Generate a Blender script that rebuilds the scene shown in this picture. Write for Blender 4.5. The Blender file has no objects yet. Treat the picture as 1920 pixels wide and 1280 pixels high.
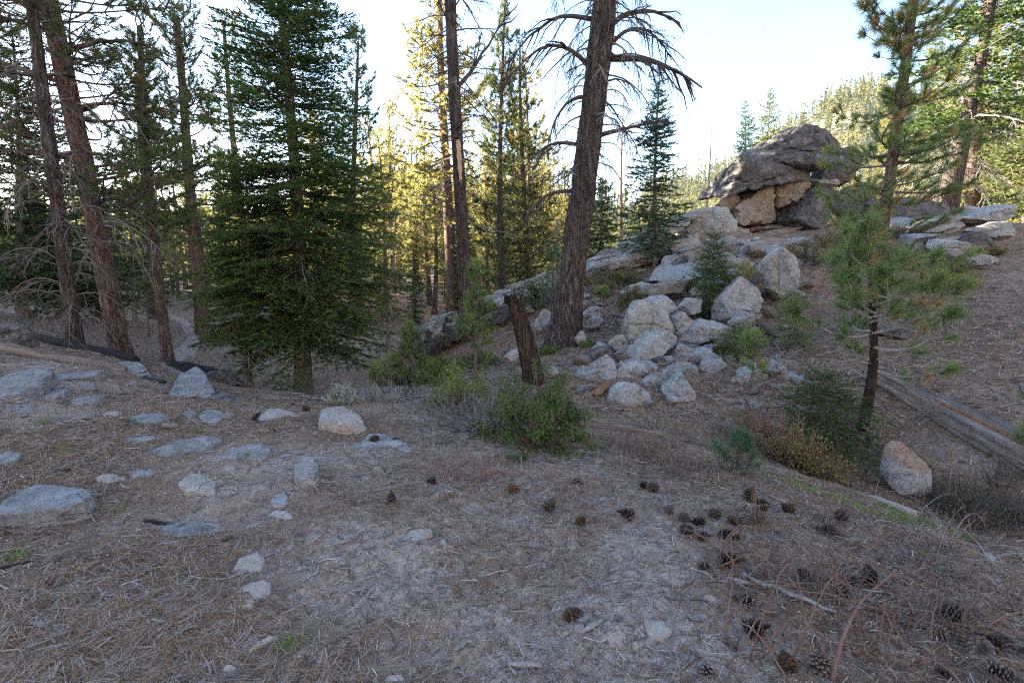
import bpy, math
import numpy as np
from mathutils import Vector, Matrix

R = math.radians
rng = np.random.default_rng(11)
scene = bpy.context.scene
COL = scene.collection

# ------------------------------------------------------------------ camera
TILT = R(9.5)
FPX = 960.0                       # focal length in pixels of the 1920 x 1280 frame (18 mm lens)
CAM = np.array([0.0, 0.0, 1.7])
cam_data = bpy.data.cameras.new('camera')
cam_data.lens = 18.0
cam_data.sensor_width = 36.0
cam_data.clip_start = 0.05
cam_data.clip_end = 3000.0
cam = bpy.data.objects.new('camera', cam_data)
cam.location = CAM
cam.rotation_euler = (R(90) - TILT, 0, 0)
COL.objects.link(cam)
scene.camera = cam

# ------------------------------------------------------------------ sky, sun, exposure
SUN_AZ = R(-66)                   # to the left of the view direction (+Y)
SUN_EL = R(14)
world = bpy.data.worlds.new('World')
scene.world = world
world.use_nodes = True
wn = world.node_tree
wn.nodes.clear()
sky = wn.nodes.new('ShaderNodeTexSky')
sky.sky_type = 'NISHITA'
sky.sun_disc = False
sky.sun_elevation = SUN_EL
sky.sun_rotation = SUN_AZ
sky.altitude = 600
sky.air_density = 1.0
sky.dust_density = 0.8
sky.ozone_density = 1.0
bg = wn.nodes.new('ShaderNodeBackground')
bg.inputs['Strength'].default_value = 0.06
wo = wn.nodes.new('ShaderNodeOutputWorld')
wn.links.new(sky.outputs[0], bg.inputs['Color'])
wn.links.new(bg.outputs[0], wo.inputs['Surface'])

sun_data = bpy.data.lights.new('sun', 'SUN')
sun_data.energy = 5.0
sun_data.angle = R(0.53)
sun_data.color = (1.0, 0.82, 0.56)
sun = bpy.data.objects.new('sun', sun_data)
SUN_DIR = np.array([math.sin(SUN_AZ) * math.cos(SUN_EL), math.cos(SUN_AZ) * math.cos(SUN_EL), math.sin(SUN_EL)])
sun.rotation_euler = Vector(SUN_DIR).to_track_quat('Z', 'Y').to_euler()
sun.location = (-60, 40, 40)
COL.objects.link(sun)

vs = scene.view_settings
vs.view_transform = 'Standard'
vs.look = 'None'
vs.exposure = 3.55
vs.gamma = 1.0
vs.use_curve_mapping = False
vs.use_white_balance = True
vs.white_balance_temperature = 5850
vs.white_balance_tint = 13
scene.render.engine = 'CYCLES'
scene.cycles.max_bounces = 4
scene.cycles.diffuse_bounces = 3
scene.cycles.glossy_bounces = 2
scene.cycles.transmission_bounces = 4
scene.cycles.transparent_max_bounces = 4
scene.cycles.volume_bounces = 0
scene.cycles.use_denoising = False      # keeps the needle and grit detail; what grain is left reads as film grain
scene.cycles.filter_width = 1.2
scene.cycles.sample_clamp_indirect = 0.8

# ------------------------------------------------------------------ small maths helpers
def sstep(a, b, x):
    t = np.clip((x - a) / (b - a), 0, 1)
    return t * t * (3 - 2 * t)

def unproj(px, py, Y):
    """World point on the ray through a pixel of the 1920 frame at forward distance Y."""
    dx = (px - 960.0) / FPX
    up = (640.0 - py) / FPX
    d = np.array([dx, math.cos(TILT) + up * math.sin(TILT), -math.sin(TILT) + up * math.cos(TILT)])
    return CAM + d * (Y / d[1])

def _hash(ix, iy, iz, seed):
    h = (ix.astype(np.uint32) * np.uint32(374761393) + iy.astype(np.uint32) * np.uint32(668265263)
         + iz.astype(np.uint32) * np.uint32(2147483647) + np.uint32((seed * 974711) & 0xffffffff))
    h = (h ^ (h >> np.uint32(13))) * np.uint32(1274126177)
    h = (h ^ (h >> np.uint32(16))) * np.uint32(2246822519)
    h = h ^ (h >> np.uint32(15))
    return h.astype(np.float64) / 2147483647.5 - 1.0

def vnoise(P, seed=0):
    P = np.asarray(P, float)
    i = np.floor(P).astype(np.int64)
    f = P - i
    u = f * f * f * (f * (f * 6 - 15) + 10)
    r = 0
    for a in (0, 1):
        wx = u[:, 0] if a else 1 - u[:, 0]
        for b in (0, 1):
            wy = u[:, 1] if b else 1 - u[:, 1]
            for c in (0, 1):
                wz = u[:, 2] if c else 1 - u[:, 2]
                r = r + wx * wy * wz * _hash(i[:, 0] + a, i[:, 1] + b, i[:, 2] + c, seed)
    return r

def fbm(P, octv=4, seed=0, gain=0.5, lac=2.03):
    P = np.asarray(P, float)
    s, a, t = 0, 1.0, 0
    for o in range(octv):
        s = s + a * vnoise(P * lac ** o + 17.3 * o, seed + o)
        t += a
        a *= gain
    return s / t

def norm(v):
    v = np.asarray(v, float)
    return v / np.maximum(np.linalg.norm(v, axis=-1, keepdims=True), 1e-9)

# ------------------------------------------------------------------ mesh builder
class Geo:
    """Collects triangles; build() links them as ONE mesh object."""
    def __init__(s):
        s.v, s.f, s.m, s.t, s.n = [], [], [], [], 0
    def add(s, v, f, mat=0, tint=0.5):
        v = np.asarray(v, np.float32).reshape(-1, 3)
        f = np.asarray(f, np.int64).reshape(-1, 3)
        s.v.append(v); s.f.append(f + s.n); s.n += len(v)
        s.m.append(np.full(len(f), mat, np.int32) if np.isscalar(mat) else np.asarray(mat, np.int32))
        s.t.append(np.full(len(v), tint, np.float32) if np.isscalar(tint) else np.asarray(tint, np.float32).ravel())
    def mesh(s, name, mats, smooth=True, sharp=None):
        v = np.concatenate(s.v); f = np.concatenate(s.f); m = np.concatenate(s.m); t = np.concatenate(s.t)
        me = bpy.data.meshes.new(name)
        me.vertices.add(len(v)); me.vertices.foreach_set('co', v.ravel())
        me.loops.add(len(f) * 3); me.loops.foreach_set('vertex_index', f.ravel().astype(np.int32))
        me.polygons.add(len(f))
        me.polygons.foreach_set('loop_start', np.arange(len(f), dtype=np.int32) * 3)
        me.polygons.foreach_set('material_index', m)
        me.polygons.foreach_set('use_smooth', np.full(len(f), smooth, dtype=bool))
        at = me.attributes.new('tint', 'FLOAT', 'POINT'); at.data.foreach_set('value', t)
        for x in mats: me.materials.append(x)
        me.update(calc_edges=True)
        if sharp: me.set_sharp_from_angle(angle=R(sharp))
        return me
    def build(s, name, mats, parent=None, smooth=True, loc=None, sharp=None):
        me = s.mesh(name, mats, smooth, sharp)
        return link(name, me, parent, loc)

def link(name, me, parent=None, loc=None):
    o = bpy.data.objects.new(name, me)
    COL.objects.link(o)
    if parent is not None: o.parent = parent
    if loc is not None: o.location = loc
    return o

def tag(o, label=None, cat=None, group=None, kind=None):
    if label: o['label'] = label
    if cat: o['category'] = cat
    if group: o['group'] = group
    if kind: o['kind'] = kind
    return o

def thing(name, label, cat, loc=(0, 0, 0), group=None):
    o = bpy.data.objects.new(name, None)
    o.empty_display_size = 0.2
    o.location = loc
    COL.objects.link(o)
    return tag(o, label, cat, group)

def copy_tree(o, parent=None):
    c = o.copy(); COL.objects.link(c); c.parent = parent
    for ch in list(o.children): copy_tree(ch, c)
    return c

def tubes(geo, P, Rr, sides=5, mat=0, tint=0.5, cap=True):
    """Many polylines at once: P (N,K,3), Rr (N,K)."""
    P = np.asarray(P, float); Rr = np.asarray(Rr, float)
    if P.ndim == 2: P, Rr = P[None], Rr[None]
    N, K, _ = P.shape
    T = np.empty_like(P)
    T[:, 1:-1] = P[:, 2:] - P[:, :-2]; T[:, 0] = P[:, 1] - P[:, 0]; T[:, -1] = P[:, -1] - P[:, -2]
    T = norm(T)
    mt = norm(P[:, -1] - P[:, 0])
    ref = np.where(np.abs(mt[:, 2:3]) > 0.8, np.array([[1.0, 0, 0]]), np.array([[0, 0, 1.0]]))[:, None, :]
    U = norm(np.cross(T, np.broadcast_to(ref, T.shape)))
    V = np.cross(T, U)
    a = np.arange(sides) * 2 * math.pi / sides
    ring = (U[:, :, None, :] * np.cos(a)[None, None, :, None] + V[:, :, None, :] * np.sin(a)[None, None, :, None])
    vv = P[:, :, None, :] + ring * Rr[:, :, None, None]
    k, s_ = np.meshgrid(np.arange(K - 1), np.arange(sides), indexing='ij')
    s2 = (s_ + 1) % sides
    A = k * sides + s_; B = k * sides + s2; C = (k + 1) * sides + s2; D = (k + 1) * sides + s_
    q = np.concatenate([np.stack([A, B, C], -1).reshape(-1, 3), np.stack([A, C, D], -1).reshape(-1, 3)])
    if cap and sides > 2:
        e = (K - 1) * sides
        q = np.concatenate([q, np.array([[e, e + i, e + i + 1] for i in range(1, sides - 1)]),
                            np.array([[0, i + 1, i] for i in range(1, sides - 1)])])
    f = (q[None] + (np.arange(N) * K * sides)[:, None, None]).reshape(-1, 3)
    if not np.isscalar(tint):
        tint = np.repeat(np.asarray(tint), K * sides)
    geo.add(vv.reshape(-1, 3), f, mat, tint)

def blades(geo, B, D, L, W, mat=0, tint=0.5, bend=0.0):
    """Thin triangles (needles, grass): base B, direction D, length L, width W."""
    n = len(B)
    if n == 0: return
    D = norm(D)
    S = norm(np.cross(D, norm(rng.normal(size=(n, 3)))))
    L = np.broadcast_to(L, (n,))[:, None]; W = np.broadcast_to(W, (n,))[:, None]
    tip = B + D * L
    if bend: tip = tip - np.array([0, 0, 1.0]) * (bend * L)
    v = np.stack([B - S * W * 0.5, B + S * W * 0.5, tip], 1).reshape(-1, 3)
    f = np.arange(n * 3).reshape(-1, 3)
    t = tint if np.isscalar(tint) else np.repeat(np.asarray(tint), 3)
    geo.add(v, f, mat, t)

class Tpl:
    """A piece of geometry kept as arrays, to be stamped many times into a mesh."""
    def __init__(s, geo):
        s.v = np.concatenate(geo.v); s.f = np.concatenate(geo.f)
        s.m = np.concatenate(geo.m); s.t = np.concatenate(geo.t)
    def stamp(s, geo, M, O, dt):
        """M (N,3,3) row frames (x,y,z axes as rows, scaled), O (N,3) origins, dt (N) tint offsets."""
        M = np.asarray(M, np.float32); O = np.asarray(O, np.float32)
        N = len(M)
        if N == 0: return
        v = np.einsum('vi,nij->nvj', s.v, M) + O[:, None, :]
        f = s.f[None] + (np.arange(N) * len(s.v))[:, None, None]
        t = np.clip(s.t[None] + np.asarray(dt, np.float32)[:, None], 0, 1)
        geo.add(v.reshape(-1, 3), f.reshape(-1, 3), np.tile(s.m, N), t.ravel())

def frames(az, pitch, roll, scale):
    """Row frames whose x axis points outward at azimuth az and pitch."""
    ca, sa, cp, sp = np.cos(az), np.sin(az), np.cos(pitch), np.sin(pitch)
    X = np.stack([ca * cp, sa * cp, sp], -1)
    Yv = np.stack([-sa, ca, np.zeros_like(az)], -1)
    Z = np.cross(X, Yv)
    cr, sr = np.cos(roll)[:, None], np.sin(roll)[:, None]
    Y2 = Yv * cr + Z * sr; Z2 = Z * cr - Yv * sr
    return np.stack([X, Y2, Z2], 1) * np.asarray(scale)[:, None, None]

# ------------------------------------------------------------------ materials
def mat_new(name):
    m = bpy.data.materials.new(name); m.use_nodes = True
    nt = m.node_tree; nt.nodes.clear()
    return m, nt

class NB:
    def __init__(s, nt): s.nt = nt
    def n(s, t, **k):
        x = s.nt.nodes.new(t)
        for a, b in k.items():
            if a in x.inputs: s.set(x.inputs[a], b)
            else: setattr(x, a, b)
        return x
    def set(s, sock, val):
        if isinstance(val, bpy.types.NodeSocket): s.nt.links.new(val, sock)
        else:
            if sock.type == 'RGBA' and not np.isscalar(val) and len(val) == 3: val = (*val, 1)
            sock.default_value = val
    def coord(s, which='Object', scale=(1, 1, 1)):
        c = s.n('ShaderNodeTexCoord'); m = s.n('ShaderNodeMapping')
        s.nt.links.new(c.outputs[which], m.inputs['Vector']); m.inputs['Scale'].default_value = scale
        return m.outputs[0]
    def noise(s, vec, scale, detail=4, rough=0.55, dist=0.0):
        x = s.n('ShaderNodeTexNoise'); s.set(x.inputs['Vector'], vec)
        x.inputs['Scale'].default_value = scale; x.inputs['Detail'].default_value = detail
        x.inputs['Roughness'].default_value = rough; x.inputs['Distortion'].default_value = dist
        return x.outputs['Fac']
    def vor(s, vec, scale, feature='F1', out='Distance'):
        x = s.n('ShaderNodeTexVoronoi'); x.feature = feature
        s.set(x.inputs['Vector'], vec); x.inputs['Scale'].default_value = scale
        return x.outputs[out]
    def ramp(s, fac, stops, interp='LINEAR'):
        x = s.n('ShaderNodeValToRGB'); s.set(x.inputs['Fac'], fac)
        cr = x.color_ramp; cr.interpolation = interp
        while len(cr.elements) < len(stops): cr.elements.new(0.5)
        for e, (p, c) in zip(cr.elements, stops):
            e.position = p; e.color = (*c, 1) if not np.isscalar(c) else (c, c, c, 1)
        return x.outputs['Color']
    def mix(s, fac, a, b, mode='MIX'):
        x = s.n('ShaderNodeMix'); x.data_type = 'RGBA'; x.blend_type = mode
        s.set(x.inputs[0], fac); s.set(x.inputs[6], a); s.set(x.inputs[7], b)
        return x.outputs[2]
    def math(s, op, a, b=0.0):
        x = s.n('ShaderNodeMath'); x.operation = op
        s.set(x.inputs[0], a); s.set(x.inputs[1], b)
        return x.outputs[0]
    def bump(s, h, strength=0.5, dist=0.05):
        x = s.n('ShaderNodeBump'); s.set(x.inputs['Height'], h)
        x.inputs['Strength'].default_value = strength; x.inputs['Distance'].default_value = dist
        return x.outputs[0]
    def attr(s, name='tint'):
        x = s.n('ShaderNodeAttribute'); x.attribute_name = name
        return x.outputs['Fac']
    def out(s, col, rough=0.85, normal=None, spec=0.25, transl=0.0, tcol=None):
        p = s.n('ShaderNodeBsdfPrincipled')
        s.set(p.inputs['Base Color'], col); s.set(p.inputs['Roughness'], rough)
        p.inputs['Specular IOR Level'].default_value = spec
        if normal is not None: s.set(p.inputs['Normal'], normal)
        o = s.n('ShaderNodeOutputMaterial')
        sh = p.outputs[0]
        if transl > 0:
            t = s.n('ShaderNodeBsdfTranslucent'); s.set(t.inputs['Color'], tcol if tcol is not None else col)
            mx = s.n('ShaderNodeMixShader'); mx.inputs[0].default_value = transl
            s.nt.links.new(sh, mx.inputs[1]); s.nt.links.new(t.outputs[0], mx.inputs[2]); sh = mx.outputs[0]
        s.nt.links.new(sh, o.inputs['Surface'])

def leaf_mat(name, stops, transl=0.35, gain=1.5, rough=0.55):
    m, nt = mat_new(name); b = NB(nt)
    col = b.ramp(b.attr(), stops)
    oi = b.n('ShaderNodeObjectInfo')
    hv = b.n('ShaderNodeHueSaturation')
    b.set(hv.inputs['Color'], col)
    hv.inputs['Saturation'].default_value = 1.0
    b.set(hv.inputs['Hue'], b.math('MULTIPLY_ADD', oi.outputs['Random'], 0.03)) if False else None
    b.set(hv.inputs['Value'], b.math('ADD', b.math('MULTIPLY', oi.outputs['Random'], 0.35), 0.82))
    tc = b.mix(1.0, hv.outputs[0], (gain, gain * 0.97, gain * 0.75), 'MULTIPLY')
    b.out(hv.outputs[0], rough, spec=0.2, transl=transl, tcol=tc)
    return m

def bark_mat(name, ridge, furrow, sx=7.0, sz=1.2, bump=0.9, patch=None):
    m, nt = mat_new(name); b = NB(nt)
    v = b.coord('Object', (1, 1, sz / sx))
    n = b.noise(v, sx, 4, 0.6, 0.6)
    rid = b.math('MINIMUM', b.math('MULTIPLY', b.math('ABSOLUTE', b.math('SUBTRACT', n, 0.5)), 8.0), 1.0)
    n2 = b.noise(b.coord('Object', (1, 1, sz / sx * 1.8)), sx * 2.3, 4, 0.65, 0.4)
    rid2 = b.math('MINIMUM', b.math('MULTIPLY', b.math('ABSOLUTE', b.math('SUBTRACT', n2, 0.5)), 9.0), 1.0)
    fine = b.noise(b.coord('Object', (1, 1, 0.3)), 70, 5, 0.75)
    h2 = b.math('ADD', b.math('ADD', b.math('MULTIPLY', rid, 0.55), b.math('MULTIPLY', rid2, 0.30)), b.math('MULTIPLY', fine, 0.5))
    col = b.ramp(b.math('MULTIPLY', h2, 0.8), [(0.30, furrow), (0.58, ridge), (0.92, tuple(min(1, c * 1.7) for c in ridge))])
    big = b.noise(b.coord('Object'), 1.1, 3, 0.6)
    col = b.mix(b.ramp(big, [(0.35, 0.0), (0.7, 0.55)]), col, patch if patch else tuple(c * 0.7 for c in ridge))
    b.out(col, 0.92, b.bump(h2, bump, 0.06), spec=0.1)
    return m

def plain_mat(name, stops, scale=8, rough=0.9, bump=0.4, stretch=(1, 1, 1), tint=0.0, dist=0.01, fine=60):
    m, nt = mat_new(name); b = NB(nt)
    v = b.coord('Object', stretch)
    f = b.noise(v, scale, 5, 0.65)
    g = b.noise(v, fine, 3, 0.6)
    h = b.math('ADD', b.math('MULTIPLY', f, 0.6), b.math('MULTIPLY', g, 0.4))
    if tint:
        h = b.math('ADD', b.math('MULTIPLY', h, 1 - tint), b.math('MULTIPLY', b.attr(), tint))
    b.out(b.ramp(h, stops), rough, b.bump(h, bump, dist), spec=0.15)
    return m

def rock_mat(name, dark, mid, light, lichen=(0.42, 0.42, 0.36), lich_amt=0.5, moss=(0.30, 0.29, 0.10), stain=None, stain_dir=None, speck=0.5, moss_amt=0.3, blotch=0.6):
    m, nt = mat_new(name); b = NB(nt)
    oi = b.n('ShaderNodeObjectInfo')
    tc = b.n('ShaderNodeTexCoord'); va = b.n('ShaderNodeVectorMath', operation='ADD')
    b.set(va.inputs[0], tc.outputs['Object']); b.set(va.inputs[1], oi.outputs['Location'])
    v = va.outputs[0]
    def sc(x, y, z):
        q = b.n('ShaderNodeVectorMath', operation='MULTIPLY'); b.set(q.inputs[0], v); q.inputs[1].default_value = (x, y, z); return q.outputs[0]
    big = b.noise(v, 1.9, 6, 0.7, 0.6)
    midn = b.noise(v, 11, 6, 0.75)
    fine = b.noise(v, 60, 4, 0.75)
    cracks = b.vor(sc(1.0, 1.0, 1.9), 2.1, 'DISTANCE_TO_EDGE')
    ck = b.noise(sc(0.7, 0.7, 3.0), 2.2, 3, 0.6, 1.0)
    seam = b.math('MINIMUM', b.math('ADD', b.math('MULTIPLY', b.math('ABSOLUTE', b.math('SUBTRACT', ck, 0.5)), 70.0), b.ramp(b.noise(v, 1.3, 3, 0.6), [(0.46, 0.0), (0.54, 1.0)])), 1.0)
    col = b.ramp(b.math('ADD', b.math('MULTIPLY', big, 0.5), b.math('MULTIPLY', midn, 0.5)),
                 [(0.34, dark), (0.5, mid), (0.64, light)])
    col = b.mix(b.ramp(fine, [(0.36, speck), (0.50, 0.0)]), col, tuple(c * 0.42 for c in mid))
    col = b.mix(b.ramp(fine, [(0.58, 0.0), (0.70, 0.45)]), col, tuple(min(0.7, c * 1.5) for c in light))
    l1 = b.noise(v, 6.5, 8, 0.8, 0.9)
    col = b.mix(b.ramp(l1, [(0.54, 0.0), (0.62, lich_amt)]), col, lichen)
    l3 = b.noise(sc(0.8, 1.1, 1.2), 3.6, 8, 0.82, 0.7)
    col = b.mix(b.ramp(l3, [(0.54, 0.0), (0.63, blotch)]), col, tuple(c * 0.36 for c in mid))
    l2 = b.noise(sc(1.3, 1.3, 0.9), 3.1, 7, 0.78, 1.2)
    col = b.mix(b.ramp(l2, [(0.60, 0.0), (0.69, moss_amt)]), col, moss)
    col = b.mix(b.ramp(seam, [(0.0, 0.75), (0.5, 0.0)]), col, tuple(c * 0.25 for c in mid))
    if stain is not None:
        sep = b.n('ShaderNodeSeparateXYZ'); b.set(sep.inputs[0], tc.outputs['Generated'])
        s = b.math('ADD', sep.outputs['Z'], b.math('MULTIPLY', b.noise(v, 5, 6, 0.75), 0.7))
        s = b.math('ADD', s, b.math('MULTIPLY', sep.outputs['X'], 0.15))
        col = b.mix(b.ramp(s, [(stain_dir, 0.0), (stain_dir + 0.14, 0.75)]), col, b.mix(fine, stain, tuple(c * 0.55 for c in stain)))
    h = b.math('ADD', b.math('MULTIPLY', midn, 0.6), b.math('MULTIPLY', fine, 0.35))
    h = b.math('ADD', h, b.math('MULTIPLY', b.math('MINIMUM', b.math('MULTIPLY', cracks, 18.0), 1.0), 0.15))
    h = b.math('ADD', h, b.math('MULTIPLY', seam, 0.3))
    b.out(col, 0.92, b.bump(h, 0.9, 0.06), spec=0.15)
    return m

M = {}
M['needle_pine'] = leaf_mat('pine_needles', [(0.0, (0.06, 0.085, 0.028)), (0.45, (0.10, 0.13, 0.042)), (0.85, (0.15, 0.17, 0.055)), (0.97, (0.28, 0.18, 0.07))], 0.45)
M['needle_young'] = leaf_mat('young_pine_needles', [(0.0, (0.085, 0.13, 0.045)), (0.5, (0.14, 0.20, 0.07)), (0.86, (0.20, 0.25, 0.085)), (0.93, (0.36, 0.23, 0.10))], 0.4)
M['needle_blue'] = leaf_mat('pale_pine_needles', [(0.0, (0.07, 0.13, 0.075)), (0.6, (0.12, 0.19, 0.115)), (1.0, (0.17, 0.23, 0.13))], 0.3)
M['needle_fir'] = leaf_mat('fir_needles', [(0.0, (0.024, 0.048, 0.013)), (0.45, (0.050, 0.090, 0.021)), (0.8, (0.11, 0.16, 0.036)), (1.0, (0.17, 0.21, 0.05))], 0.38)
M['needle_sun'] = leaf_mat('sunlit_needles', [(0.0, (0.16, 0.165, 0.06)), (0.5, (0.26, 0.25, 0.09)), (1.0, (0.37, 0.335, 0.125))], 0.5)  # lighter needle copy for sunlit trees, sunlight put into the colour
M['needle_far'] = leaf_mat('far_needles', [(0.0, (0.06, 0.075, 0.03)), (0.5, (0.11, 0.12, 0.045)), (1.0, (0.19, 0.18, 0.065))], 0.35)
M['needle_bluefir'] = leaf_mat('blue_fir_needles', [(0.0, (0.045, 0.075, 0.04)), (0.5, (0.07, 0.11, 0.055)), (1.0, (0.11, 0.15, 0.07))], 0.28)
M['bark_pine'] = bark_mat('pine_bark', (0.235, 0.15, 0.115), (0.038, 0.026, 0.022), 12, 1.7, 1.0, (0.24, 0.175, 0.14))
M['bark_grey'] = bark_mat('grey_pine_bark', (0.155, 0.125, 0.11), (0.022, 0.018, 0.016), 13, 1.6, 1.0, (0.105, 0.09, 0.082))
M['bark_fir'] = bark_mat('fir_bark', (0.22, 0.195, 0.175), (0.07, 0.06, 0.054), 11, 4.0, 0.6, (0.28, 0.255, 0.23))
M['bark_dark'] = bark_mat('rotten_bark', (0.10, 0.065, 0.05), (0.018, 0.014, 0.012), 14, 2.0, 1.0, (0.06, 0.045, 0.04))
M['twig'] = plain_mat('twig_wood', [(0.3, (0.07, 0.055, 0.045)), (0.7, (0.16, 0.13, 0.11))], 6)
M['twig_grey'] = plain_mat('grey_dead_wood', [(0.3, (0.13, 0.115, 0.105)), (0.55, (0.27, 0.25, 0.23)), (0.8, (0.40, 0.375, 0.35))], 6)
M['twig_dark'] = plain_mat('dark_dead_wood', [(0.3, (0.05, 0.04, 0.036)), (0.7, (0.125, 0.10, 0.09))], 7)
M['twig_mid'] = plain_mat('greyish_twigs', [(0.3, (0.09, 0.075, 0.068)), (0.7, (0.25, 0.225, 0.205))], 7)
M['stem_red'] = plain_mat('reddish_stems', [(0.3, (0.11, 0.062, 0.05)), (0.7, (0.26, 0.165, 0.13))], 5)
M['log'] = plain_mat('weathered_log', [(0.25, (0.06, 0.05, 0.042)), (0.5, (0.20, 0.17, 0.145)), (0.75, (0.36, 0.325, 0.29))], 5, 0.9, 1.0, (14, 0.7, 14), 0, 0.02, 9)
M['char'] = plain_mat('charred_wood', [(0.3, (0.012, 0.011, 0.011)), (0.6, (0.04, 0.034, 0.03)), (0.8, (0.11, 0.085, 0.07))], 9, 0.85, 1.0)
M['rotwood'] = plain_mat('rotten_heartwood', [(0.3, (0.10, 0.045, 0.022)), (0.7, (0.34, 0.18, 0.09))], 12, 0.95, 1.0)
M['palewood'] = plain_mat('pale_bare_wood', [(0.3, (0.42, 0.30, 0.19)), (0.7, (0.62, 0.50, 0.36))], 7, 0.8, 0.6, (8, 8, 1))
M['rock_grey'] = rock_mat('grey_granite', (0.15, 0.147, 0.14), (0.33, 0.322, 0.305), (0.50, 0.49, 0.465), (0.56, 0.55, 0.50), lich_amt=0.5, blotch=0.75)
M['rock_slab'] = rock_mat('slab_granite', (0.12, 0.118, 0.115), (0.26, 0.256, 0.25), (0.40, 0.393, 0.38), (0.45, 0.44, 0.41), lich_amt=0.4, blotch=0.7)
M['rock_tan'] = rock_mat('tan_granite', (0.13, 0.105, 0.082), (0.25, 0.208, 0.165), (0.37, 0.32, 0.26), (0.38, 0.35, 0.28), 0.4, (0.34, 0.32, 0.10), moss_amt=0.4)
M['rock_dark'] = rock_mat('dark_weathered_granite', (0.032, 0.029, 0.027), (0.10, 0.092, 0.086), (0.24, 0.23, 0.215), (0.38, 0.37, 0.345), 0.5, blotch=0.85)
M['rock_pale'] = rock_mat('pale_granite', (0.26, 0.225, 0.185), (0.38, 0.34, 0.29), (0.48, 0.44, 0.385), (0.50, 0.46, 0.41), 0.3, moss_amt=0.1, speck=0.4, blotch=0.25)
M['rock_rust'] = rock_mat('rust_stained_granite', (0.20, 0.195, 0.185), (0.34, 0.33, 0.315), (0.46, 0.445, 0.425), stain=(0.42, 0.28, 0.19), stain_dir=0.97, blotch=0.3)
M['rock_lichen'] = rock_mat('lichened_granite', (0.20, 0.195, 0.175), (0.35, 0.34, 0.31), (0.47, 0.46, 0.42), (0.47, 0.455, 0.33), 0.65, (0.42, 0.39, 0.15), moss_amt=0.6)
M['leaf_manz'] = leaf_mat('manzanita_leaves', [(0.0, (0.03, 0.065, 0.016)), (0.5, (0.06, 0.115, 0.026)), (0.9, (0.115, 0.17, 0.04)), (1.0, (0.26, 0.13, 0.07))], 0.22, rough=0.4)
M['leaf_oak'] = leaf_mat('scrub_oak_leaves', [(0.0, (0.065, 0.075, 0.03)), (0.5, (0.115, 0.115, 0.042)), (0.85, (0.19, 0.165, 0.06)), (1.0, (0.28, 0.20, 0.07))], 0.25, rough=0.45)
M['leaf_bright'] = leaf_mat('bright_green_leaves', [(0.0, (0.08, 0.14, 0.03)), (0.6, (0.16, 0.23, 0.05)), (1.0, (0.25, 0.29, 0.07))], 0.35)
M['leaf_sage'] = leaf_mat('sage_leaves', [(0.0, (0.17, 0.20, 0.16)), (1.0, (0.33, 0.36, 0.30))], 0.2)
M['leaf_willow'] = leaf_mat('willow_leaves', [(0.0, (0.12, 0.12, 0.03)), (0.5, (0.24, 0.21, 0.05)), (1.0, (0.38, 0.29, 0.08))], 0.3)
M['grass'] = leaf_mat('green_grass', [(0.0, (0.08, 0.14, 0.03)), (0.6, (0.16, 0.24, 0.05)), (1.0, (0.30, 0.31, 0.10))], 0.3)
M['grass_dry'] = leaf_mat('dry_grass', [(0.0, (0.20, 0.15, 0.09)), (0.6, (0.38, 0.30, 0.19)), (1.0, (0.52, 0.44, 0.30))], 0.25)
M['litter'] = leaf_mat('fallen_needles', [(0.0, (0.06, 0.04, 0.03)), (0.25, (0.22, 0.13, 0.07)), (0.6, (0.42, 0.275, 0.15)), (0.78, (0.36, 0.30, 0.25)), (1.0, (0.50, 0.465, 0.43))], 0.2)
def cone_mat():
    m, nt = mat_new('pine_cone_scales'); b = NB(nt)
    oi = b.n('ShaderNodeObjectInfo'); t = b.attr()
    brown = b.ramp(t, [(0.15, (0.025, 0.016, 0.012)), (0.5, (0.095, 0.062, 0.042)), (0.95, (0.25, 0.175, 0.12))])
    grey = b.ramp(t, [(0.15, (0.03, 0.026, 0.024)), (0.5, (0.12, 0.105, 0.095)), (0.95, (0.36, 0.33, 0.30))])
    dark = b.ramp(t, [(0.15, (0.015, 0.012, 0.01)), (0.5, (0.06, 0.048, 0.042)), (0.95, (0.17, 0.14, 0.12))])
    c = b.mix(b.ramp(oi.outputs['Random'], [(0.25, 0.0), (0.45, 1.0)]), dark, brown)
    c = b.mix(b.ramp(oi.outputs['Random'], [(0.6, 0.0), (0.85, 1.0)]), c, grey)
    b.out(c, 0.8, spec=0.2)
    return m
M['cone'] = cone_mat()
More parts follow.
